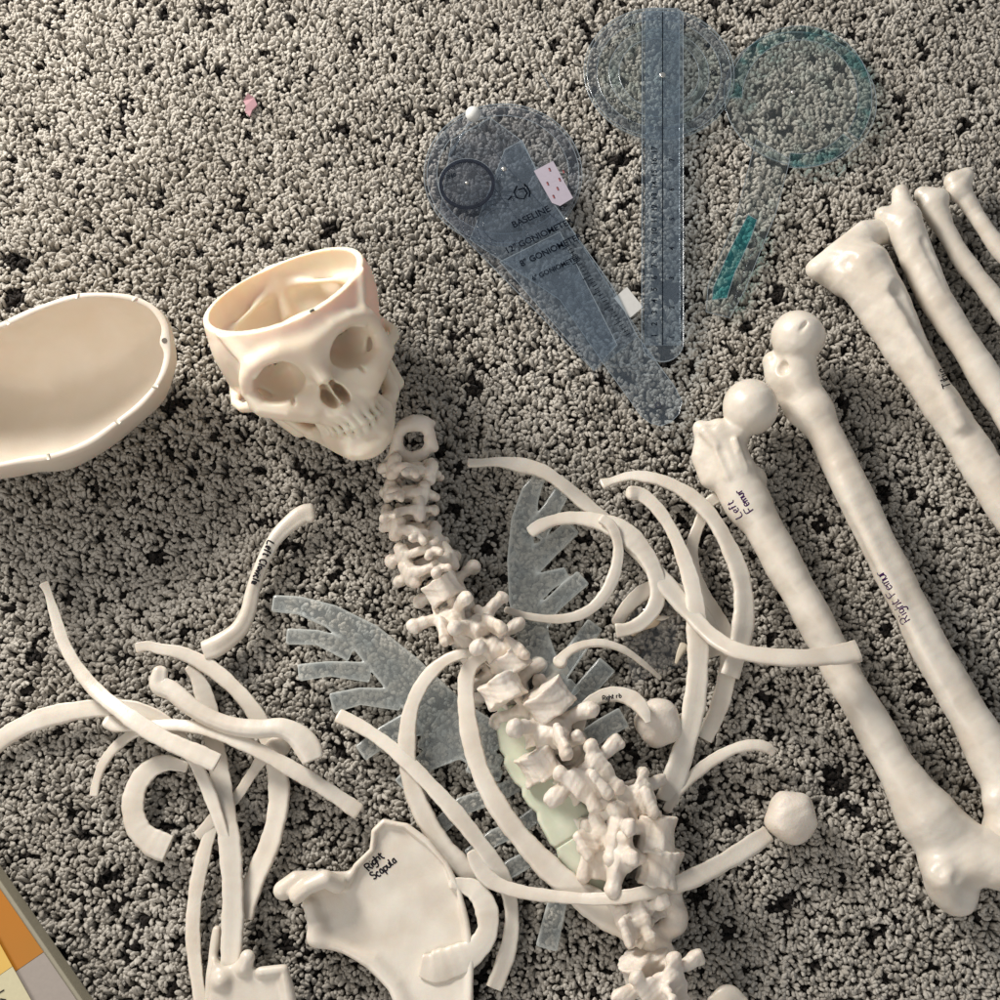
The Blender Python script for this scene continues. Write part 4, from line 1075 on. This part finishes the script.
def sternum():
    z = 20; m, nt, out = mat('pale_green_plastic')
    p = N(nt, 'ShaderNodeBsdfPrincipled', Roughness=0.5); p.inputs['Base Color'].default_value = (0.60, 0.66, 0.44, 1)
    tc = N(nt, 'ShaderNodeTexCoord'); n = N(nt, 'ShaderNodeTexNoise', Scale=60., Detail=4.0); nt.links.new(tc.outputs['Object'], n.inputs[0])
    r = N(nt, 'ShaderNodeValToRGB'); r.color_ramp.elements[0].position = .35; r.color_ramp.elements[0].color = (0.60, 0.63, 0.48, 1); r.color_ramp.elements[1].position = .65; r.color_ramp.elements[1].color = (0.70, 0.71, 0.57, 1)
    nt.links.new(n.outputs[0], r.inputs[0]); nt.links.new(r.outputs[0], p.inputs['Base Color'])
    p.inputs['Subsurface Weight'].default_value = .3; p.inputs['Subsurface Scale'].default_value = .008
    b = N(nt, 'ShaderNodeBump', Strength=.3, Distance=.002); nt.links.new(n.outputs[0], b.inputs['Height']); nt.links.new(b.outputs[0], p.inputs['Normal'])
    nt.links.new(p.outputs[0], out.inputs[0])
    pts = [(498,704),(495,722),(498,740),(500,751),(505,757),(504,764),(510,776),(515,784),(521,789),(522,797),(529,807),(536,813),(537,821),(545,835),(550,845),(556,850),(558,858),(568,870),(580,882),(596,894),(612,900),(622,895),(616,862),(606,835),(592,812),(572,790),(556,765),(540,735),(520,705)]
    Q = [W(x, y, z)[:2] for x, y in pts]; c = W(555, 800, z)
    ga, gb = W(549, 852, z)[:2], W(590, 826, z)[:2]
    def fn(P):
        u = P[:, 0] - c[0]; d = poly2(P, Q) 
        bow = 1.6 * np.sin(P[:, 1] * .04) 
        d = smax(d, np.abs(P[:, 2] - z - bow) - 4.5, 4)
        q = P.copy(); q[:, 2] = 0
        g = cap(q, (*ga, 0), (*gb, 0), 0.7, 0.7)
        d = smax(d, -np.maximum(g, (z + bow + 2.6) - P[:, 2]), .8)
        return d + wobble(P, .12, .5)
    V, F = surf(fn, (-75, -100, -14), (80, 100, 14), .9, None, c)
    o = mesh_obj('breastbone', V, F, m); tagit(o, 'pale green scalloped plastic breastbone under the spine', 'breastbone')
sternum()

# ================================================================== GONIOMETERS
_W0 = W
def W(x, y, z, _l=[0.0]): return _W0(x, y, z + LIFT)
LIFT = 0.0
PLA = clear('smoky_clear_plastic', (0.91, 0.92, 0.94), (0.36, 0.39, 0.44), amount=0.04, edge=0.5, rough=0.08, blot=1, blotc=(0.82, 0.845, 0.875))
PLB = clear('blue_clear_plastic', (0.88, 0.91, 0.935), (0.42, 0.51, 0.61), amount=0.07, edge=0.7, rough=0.08)
EDGE = clear('plastic_edge', (0.62, 0.68, 0.72), (0.62, 0.68, 0.72), amount=0.45, edge=0.8, rough=0.1)
PLC = clear('greenish_clear_plastic', (0.965, 0.975, 0.975), (0.5, 0.58, 0.58), amount=0.035, edge=0.4, rough=0.06, blot=1, blotc=(0.91, 0.95, 0.95))
TEAL = clear('teal_clear_plastic', (0.45, 0.80, 0.82), (0.02, 0.30, 0.34), amount=0.14, edge=0.5, rough=0.1, blot=1, blotc=(0.75, .93, .93))
STEEL = solid('rivet_steel', (0.75, 0.72, 0.66), 0.25, 1.0)
PAPER = solid('paper_sticker', (0.60, 0.59, 0.56), 0.7)
PINKP = solid('pink_paper', (0.40, 0.355, 0.41), 0.7)

def add_outline(o, loops, z, r=0.32):
    o0 = np.array(o.location) * 1000 + (np.array(o.parent.location) * 1000 if o.parent else 0)
    bm = bmesh.new(); bm.from_mesh(o.data)
    for lp in loops:
        V, F = tube_into([], [], [np.array([p[0], p[1], z]) for p in list(lp) + [lp[0]]], r, 5)
        vs = [bm.verts.new(((v - o0) * .001).tolist()) for v in V]
        for f in F:
            fc = bm.faces.new([vs[i] for i in f]); fc.material_index = 1
    bm.to_mesh(o.data); bm.free()
def rim(o, m):
    if m.name.find('clear') < 0 and m.name.find('teal') < 0: return
    o.data.materials.append(EDGE)
    for p in o.data.polygons:
        if abs(p.normal.z) < 0.5: p.material_index = 1
def plate(name, px, z, th, m, parent, holes=None):
    V, F = prism([tuple(W(x, y, z)[:2]) for x, y in px], z + LIFT - th / 2, z + LIFT + th / 2, holes)
    o = mesh_obj(name, V, F, m, parent, smooth=False)
    rim(o, m)
    if len(o.data.materials) > 1: add_outline(o, [[tuple(W(x, y, z)[:2]) for x, y in px]], z + LIFT + th / 2)
    return o
def disc(name, cx, cy, z, r, th, m, parent, inner=None):
    V, F = prism(circle(cx, cy, z, r, 72), z + LIFT - th / 2, z + LIFT + th / 2, [circle(cx, cy, z, inner, 72)] if inner else None)
    o = mesh_obj(name, V, F, m, parent, smooth=False); rim(o, m)
    if len(o.data.materials) > 1: add_outline(o, [circle(cx, cy, z, r, 72)] + ([circle(cx, cy, z, inner, 72)] if inner else []), z + LIFT + th / 2)
    return o
def flat_strokes(segs, z, r, m, parent, name='printed_scale'):
    V = []; F = []
    for s in segs: V, F = tube_into(V, F, [W(x, y, z) for x, y in s], r, 4)
    return mesh_obj(name, np.array(V), F, m, parent)
def text_part(txt, cx, cy, z, ang, size_px, m, parent, name='lettering', mirror=False):
    cu = bpy.data.curves.new(name, 'FONT'); cu.body = txt; cu.size = 1.0; cu.extrude = 0.01; cu.offset = 0.015; cu.align_x = 'CENTER'; cu.align_y = 'CENTER'
    tmp = bpy.data.objects.new('tmp', cu); COL.objects.link(tmp)
    me = bpy.data.meshes.new_from_object(tmp.evaluated_get(bpy.context.evaluated_depsgraph_get())); bpy.data.objects.remove(tmp)
    k = size_px * MM(cx, cy, z) / 0.7; a = math.radians(ang); c = W(cx, cy, z)
    V = []
    for v in me.vertices:
        x, y = v.co.x * (-1 if mirror else 1) * k, v.co.y * k
        V.append((c[0] + x * math.cos(a) - y * math.sin(a), c[1] + x * math.sin(a) + y * math.cos(a), c[2] + v.co.z * 10))
    F = [list(p.vertices) for p in me.polygons]
    bpy.data.meshes.remove(me)
    return mesh_obj(name, V, F, m, parent, smooth=False)
def rivet(cx, cy, z, parent, r=2.6):
    p = W(cx, cy, z)
    V, F = surf(lambda P: ell(P, p, (r, r, 1.6)), (-4, -4, -2.5), (4, 4, 2.5), .4, None, p)
    mesh_obj('rivet', V, F, STEEL, parent)

LIFT = 4.5
def gonio_a():
    g = empty('goniometer', W(560, 260, 2)); tagit(g, 'stack of smoky clear goniometers with white ball pin and round dial', 'goniometer')
    disc('protractor_disc', 503, 174, 4, 79, 2.0, PLA, g)
    disc('disc_rim', 503, 174, 6.4, 76, .8, PLA, g, inner=66)
    plate('arm', [(440,213),(452,140),(490,118),(520,140),(566,222),(640,334),(594,371)], 8, 1.8, PLA, g)
    plate('arm', [(470,240),(505,150),(522,140),(548,196),(612,286),(637,336),(674,386),(682,402),(679,414),(671,422),(661,426),(650,423),(641,416),(603,363),(560,300)], 11, 1.4, PLB, g)
    plate('blade', [(500,262),(560,232),(617,345),(594,370)], 14, 1.0, PLB, g)
    disc('dial', 467, 184, 15, 28, 1.4, PLA, g)
    disc('dial_ring', 467, 184, 16.6, 28, 1.0, clear('dark_ring', (0.35, 0.38, 0.45), (0.06, 0.07, 0.10), amount=.3, edge=.8), g, inner=24.5)
    seg = []
    c = (467, 184)
    for i in range(72):
        a = math.radians(i * 5); r0 = 20.5 if i % 2 else 19
        seg.append([(c[0] + math.cos(a) * r0, c[1] + math.sin(a) * r0), (c[0] + math.cos(a) * 23, c[1] + math.sin(a) * 23)])
    flat_strokes(seg, 16.2, .16, PRINT, g)
    seg = []
    for k, r in enumerate((20, 26, 31, 35, 40)):
        seg.append([(503 + r * math.cos(math.radians(a)), 225 + r * .85 * math.sin(math.radians(a))) for a in range(100, 300, 8)])
    seg.append([(455, 150), (492, 185), (600, 330)]); seg.append([(471, 118), (505, 165), (560, 225)]); seg.append([(505, 165), (480, 210), (470, 215)])
    for i in range(36):
        a = math.radians(i * 10 - 90); seg.append([(503 + math.cos(a) * 66, 174 + math.sin(a) * 66), (503 + math.cos(a) * 72, 174 + math.sin(a) * 72)])
    flat_strokes(seg, 12.2, .22, clear('faint_print', (.4, .45, .55), (.10, .13, .18), .45, .6), g, 'printed_lines')
    seg = []
    for i in range(30):
        t = i / 29; x = 572 + t * 60; y = 244 + t * 88; L = 9 if i % 5 == 0 else 5
        seg.append([(x - 2, y + 1), (x - 2 - L * .86, y + 1 + L * .5)])
    flat_strokes(seg, 15.0, .38, PRINT, g)
    for t, x, y, s in (('BASELINE', 531, 217, 7.0), ('12" GONIOMETER', 539, 236, 6.6), ('8" GONIOMETER', 551, 250, 6.4), ('6" GONIOMETER', 556, 268, 5)):
        text_part(t, x, y, 14.9, 27, s, PRINT, g)
    flat_strokes([[(517,186),(514,192),(517,198),(524,199),(527,193),(524,188),(518,190)], [(524,184),(528,188),(530,193),(529,197)], [(512,196),(508,200)]], 13.2, .8, PRINT, g, 'printed_emblem')
    text_part('360', 452, 176, 16.3, 20, 4, PRINT, g); text_part('90', 478, 205, 16.3, -20, 4, PRINT, g)
    text_part('0  1  2', 578, 352, 14.8, -56, 4, PRINT, g)
    # stickers
    plate('paper_sticker', [(534,171),(553,161),(573,198),(560,206),(552,203)], 13.0, .5, PINKP, g)
    red = solid('red_print', (.25, .06, .06), .7)
    flat_strokes([[(x, y), (x + 1.2, y + 3)] for x, y in ((549,168),(559,178),(547,182),(557,187),(553,195),(563,170))], 13.6, .8, red, g, 'sticker_print')
    rivet(504, 169, 16.5, g, 2.4); rivet(567, 219, 16, g, 1.5); rivet(467, 183, 16.8, g, 1.8); 
    h = solid('hole_dark', (.03, .035, .05), .8)
    disc('hanging_hole', 658, 405, 12.2, 3.3, .5, h, g, inner=1.4)
    WH = solid('white_enamel', (0.78, 0.78, 0.74), 0.35)
    p = W(473, 114, 22); r = 7.6 * MM(473, 114, 22)
    V, F = surf(lambda P: ell(P, p, (r, r, r)), (-10,)*3, (10,)*3, .8, None, p); mesh_obj('ball_pin', V, F, WH, g)
    tube('pin_stem', [W(471, 120, 18), W(460, 138, 13), W(449, 156, 10)], 1.1, PLB, g)
    return g
gonio_a()
st = plate('paper_tag', [(614,298),(627,287),(643,307),(630,318)], 9, .6, PAPER, None)
tagit(st, 'blank white paper tag between the two bluish rulers', 'paper tag')

def gonio_b():
    g = empty('goniometer', W(662, 180, 2)); tagit(g, 'clear round goniometer with a straight blue ruler arm marked with numbers', 'goniometer')
    disc('protractor_disc', 659, 73, 4, 75, 2.0, PLC, g); disc('disc_rim', 659, 73, 6.2, 72, .8, PLA, g, inner=62)
    disc('disc_ring', 659, 73, 7.4, 50, .6, PLC, g, inner=40)
    out = [(642, 14), (648, 9), (678, 9), (683, 14)] + [(662.5 + 21 * math.cos(math.radians(a)), 342 + 20 * math.sin(math.radians(a))) for a in range(0, 181, 12)]
    plate('arm', out, 11, 2.0, PLB, g); plate('arm', [(646, 12), (679, 12), (680, 345), (645, 345)], 7.5, 1.4, PLB, g)
    seg = [[(662.6, 12), (662.6, 345)]]
    for i in range(150):
        y = 148 + i * 1.3; L = 5 if i % 10 == 0 else (3.5 if i % 5 == 0 else 2.2); seg.append([(643.4, y), (643.4 + L, y)])
    for i in range(96):
        y = 150 + i * 2.0; L = 5 if i % 8 == 0 else 2.4; seg.append([(682 - L, y), (682, y)])
    flat_strokes(seg[:1], 12.3, .45, PRINT, g, 'centre_line'); flat_strokes(seg[1:], 12.3, .16, PRINT, g)
    for i in range(17):
        text_part(str(17 - i), 654.5, 150 + i * 11.6, 12.4, 90, 5.6, PRINT, g, 'ruler_number')
    for i in range(7):
        text_part(str(7 - i), 672, 160 + i * 29.5, 12.4, 90, 5.0, PRINT, g, 'ruler_number')
    seg = []
    for i in range(72):
        a = math.radians(i * 5); seg.append([(659 + math.cos(a) * 62, 73 + math.sin(a) * 62), (659 + math.cos(a) * (67 if i % 2 else 69), 73 + math.sin(a) * (67 if i % 2 else 69))])
    flat_strokes(seg, 7.0, .2, clear('faint_print_b', (.4, .45, .55), (.10, .13, .18), .45, .6), g)
    for i, t in enumerate(('0', '30', '60', '90', '120', '150', '180', '150', '120', '90', '60', '30')):
        a = math.radians(i * 30 - 90); text_part(t, 659 + math.cos(a) * 55, 73 + math.sin(a) * 55, 7.0, 0, 4.5, PRINT, g, 'dial_number')
    rivet(662.5, 75, 13.2, g, 3)
gonio_b()

def gonio_c():
    g = empty('goniometer', W(770, 150, 2)); tagit(g, 'nearly invisible clear goniometer with a teal ringed disc and teal handle', 'goniometer')
    disc('protractor_disc', 800, 98, 2, 76, 1.6, PLC, g)
    def arc(a0, a1, r0, r1, z=3.6):
        o = [(800 + r1 * math.cos(math.radians(a)), 98 + r1 * math.sin(math.radians(a))) for a in np.linspace(a0, a1, 24)] + [(800 + r0 * math.cos(math.radians(a)), 98 + r0 * math.sin(math.radians(a))) for a in np.linspace(a1, a0, 24)]
        return o
    TL = clear('pale_teal_plastic', (0.90, 0.95, 0.95), (0.08, 0.25, 0.28), amount=0.04, edge=0.3, blot=1, blotc=(.62, .80, .82))
    plate('teal_ring', arc(180, 395, 58, 72), 3.6, .8, TL, g); plate('teal_ring', arc(40, 100, 56, 70), 3.6, .8, TL, g)
    plate('arm', [(756,140),(790,160),(775,215),(745,290),(730,318),(706,312),(708,285),(735,220)], 3.4, 1.4, PLC, g)
    plate('teal_handle', [(748,215),(757,220),(751,238),(742,258),(735,272),(727,298),(712,300),(713,288),(722,268),(728,254),(737,236)], 5.2, 1.0, TEAL, g)
    flat_strokes([[(757,235),(742,280),(727,318)]], 5, .35, PLA, g, 'arm_edge')
    rivet(793, 92, 4.5, g, 2.2)
gonio_c()

LIFT = 0.0
# ================================================================== BOX AT LOWER LEFT
def build_box():
    g = empty('cardboard_box', W(10, 960, 0)); tagit(g, 'orange and grey printed cardboard box at the lower left corner', 'box')
    CARD = solid('box_card_edge', (0.33, 0.30, 0.22), 0.6); GREYC = solid('box_grey_print', (0.36, 0.31, 0.27), 0.5)
    ORA = solid('box_orange_print', (0.36, 0.16, 0.012), 0.4, c2=(0.50, 0.16, 0.008), bs=14.); 
    z = 20
    d = np.array([82., 119.]); d /= np.linalg.norm(d); nrm = np.array([-d[1], d[0]])     # along the edge, inward (left-down)
    def q(t, w): return (0 + d[0] * t - d[1] * 0 + nrm[0] * w, 880 + d[1] * t + nrm[1] * w)
    body = [q(-120, 0), q(330, 0), q(330, 150), q(-120, 150)]
    Q = [tuple(W(x, y, z)[:2]) for x, y in body]
    V, F = prism(Q, 0, z); b = mesh_obj('body', V, F, CARD, g, smooth=False)
    mod = b.modifiers.new('bevel', 'BEVEL'); mod.width = .0012; mod.segments = 2
    plate('orange_panel', [q(-119, 5), q(84, 5), q(84, 149), q(-119, 149)], z + .6, .8, ORA, g)
    plate('grey_panel', [q(84.5, 5), q(329, 5), q(329, 149), q(84.5, 149)], z + .6, .8, GREYC, g)
    # a leaflet lying on it
    l = empty('leaflet', W(5, 985, z)); tagit(l, 'yellow and cream leaflet lying on the cardboard box', 'leaflet')
    zz = z + 3.0
    def p(t, w): return (0 + d[0] * 1 * t * 0.84 + nrm[0] * w - 0, 944 + 0.0 + d[1] * t * 1.04 + nrm[1] * w)
    YL = solid('yellow_print', (0.62, 0.36, 0.06), 0.35, c2=(0.74, 0.50, 0.14), bs=40.); CR = solid('cream_print', (0.62, 0.56, 0.36), 0.35)
    plate('yellow_panel', [p(-90, 0), p(26, 0), p(26, 90), p(-90, 90)], zz, .8, YL, l); plate('cream_panel', [p(26.4, 0), p(180, 0), p(180, 90), p(26.4, 90)], zz, .8, CR, l)
    flat_strokes([[(-1, 993), (4, 990)], [(0, 999), (6, 1000)], [(-6, 985), (-1, 983)]], zz + .8, .5, BLACKINK, l, 'printed_marks')
build_box()

# ================================================================== SMALL THINGS
def bag():
    c = W(662, 625, 6); m = clear('thin_bag_film', (0.97, 0.97, 0.97), (0.6, 0.6, 0.6), amount=0.03, edge=0.4, rough=0.05)
    n = 44; V = []; F = []
    r1 = np.random.default_rng(5)
    K = [(r1.uniform(-.13, .13), r1.uniform(-.13, .13), r1.uniform(0, 6)) for _ in range(9)]
    for s in (1, -1):
        for i in range(n):
            for j in range(n):
                u, v = i / (n - 1) * 2 - 1, j / (n - 1) * 2 - 1
                x = u * 36 * (1 - .12 * v) ; y = v * 42
                e = (1 - u**4) * (1 - v**4)
                h = sum(abs(math.sin(a * x + b * y + p)) for a, b, p in K) / 9
                V.append((c[0] + x * .9 - y * .25, c[1] + y * .85 + x * .3, 5 + (s * 2.5 * e) + (h * 13 - 4) * e * (1 if s > 0 else .75)))
    for s in (0, 1):
        for i in range(n - 1):
            for j in range(n - 1):
                a = s * n * n + i * n + j; f = (a, a + n, a + n + 1, a + 1); F.append(f if s == 0 else f[::-1])
    o = mesh_obj('plastic_bag', V, F, m); tagit(o, 'small crumpled clear plastic bag on the carpet under the heaped ribs', 'bag')
    TAN = solid('tan_bone', (0.62, 0.48, 0.33), 0.5); CRM = solid('cream_bone', (.6, .52, .4), .5)
    for lab, pts, m2 in (('tan sliver of bone inside the clear bag', [(632,634,9,3),(640,627,9,4.5),(655,621,10,5),(659,617,10,3)], TAN),
                         ('pale pointed chip at the tip of the tan sliver', [(657,619,13,1.5),(663,618,13,2.5),(669,617,12,1)], BONE),
                         ('cream wedge of bone at the lower side of the clear bag', [(676,663,8,1.5),(680,653,8,3.5),(684,646,8,5)], CRM)):
        V, F = loft([(a, b, cz + 3, w) for a, b, cz, w in pts], n=24, nr=12, flat=.6, cap1='round')
        tagit(mesh_obj('bone_chip', V, F, m2), lab, 'bone chip')
bag()
def petal():
    pts = [(243, 100), (248, 94), (254, 97), (257, 104), (252, 110), (250, 117), (245, 112), (246, 106)]
    V, F = prism([tuple(W(x, y, 3)[:2]) for x, y in pts], 1.5, 3.2)
    V[:, 2] += 2.0 * np.sin(V[:, 0] * .5)
    tagit(mesh_obj('paper_scrap', V, F, solid('pink_fluff', (0.42, 0.24, 0.26), .9), smooth=False), 'tiny torn pink scrap lying on the carpet at the upper left', 'scrap')
petal()
for lab, p, q in (('tiny silvery plastic fibre on the carpet above the smoky goniometer', (541, 73), (549, 88)),):
    o = tube('fibre', [W(*p, 3), W((p[0]+q[0])/2 + 1, (p[1]+q[1])/2, 5), W(*q, 3)], .8, PLB); tagit(o, lab, 'fibre')
V, F = loft([(712, 1002, 14, 6), (728, 997, 14, 12), (742, 1004, 14, 8)], n=20, nr=12, flat=.8, cap1='round')
tagit(mesh_obj('bone_tip', V, F, BONE), 'pale rounded bone tip just entering the bottom edge', 'bone')

# ================================================================== LIGHT
w = bpy.data.worlds.new('World'); scene.world = w; w.use_nodes = True
bg = w.node_tree.nodes['Background']; bg.inputs[0].default_value = (0.93, 0.96, 1.0, 1); bg.inputs[1].default_value = 0.32

def area(name, loc, target, sx, sy, power, col, spread=180):
    l = bpy.data.lights.new(name, 'AREA'); l.shape = 'RECTANGLE'; l.size = sx; l.size_y = sy; l.energy = power; l.color = col
    l.spread = math.radians(spread)
    o = bpy.data.objects.new(name, l); COL.objects.link(o); o.location = loc
    d = Vector(target) - Vector(loc); o.rotation_euler = d.to_track_quat('-Z', 'Y').to_euler()
    return o
area('window_light', (-0.95, 0.92, 0.78), (-0.05, 0.05, 0), 0.42, 0.46, 32.5, (1.0, 0.96, 0.91))
area('fill_light', (-0.9, -1.1, 1.2), (0.0, -0.1, 0), 0.9, 0.7, 9, (1.0, 0.92, 0.83))  # added soft fill for bones and carpet, no such lamp is seen

scene.render.engine = 'CYCLES'
c = scene.cycles
c.max_bounces = 8; c.transparent_max_bounces = 24; c.diffuse_bounces = 3; c.glossy_bounces = 2; c.transmission_bounces = 4
c.caustics_reflective = False; c.caustics_refractive = False
c.use_denoising = True
vs = scene.view_settings; vs.view_transform = 'Standard'; vs.look = 'None'; vs.exposure = 0; vs.gamma = 1
scene.render.resolution_x = 1024; scene.render.resolution_y = 1024
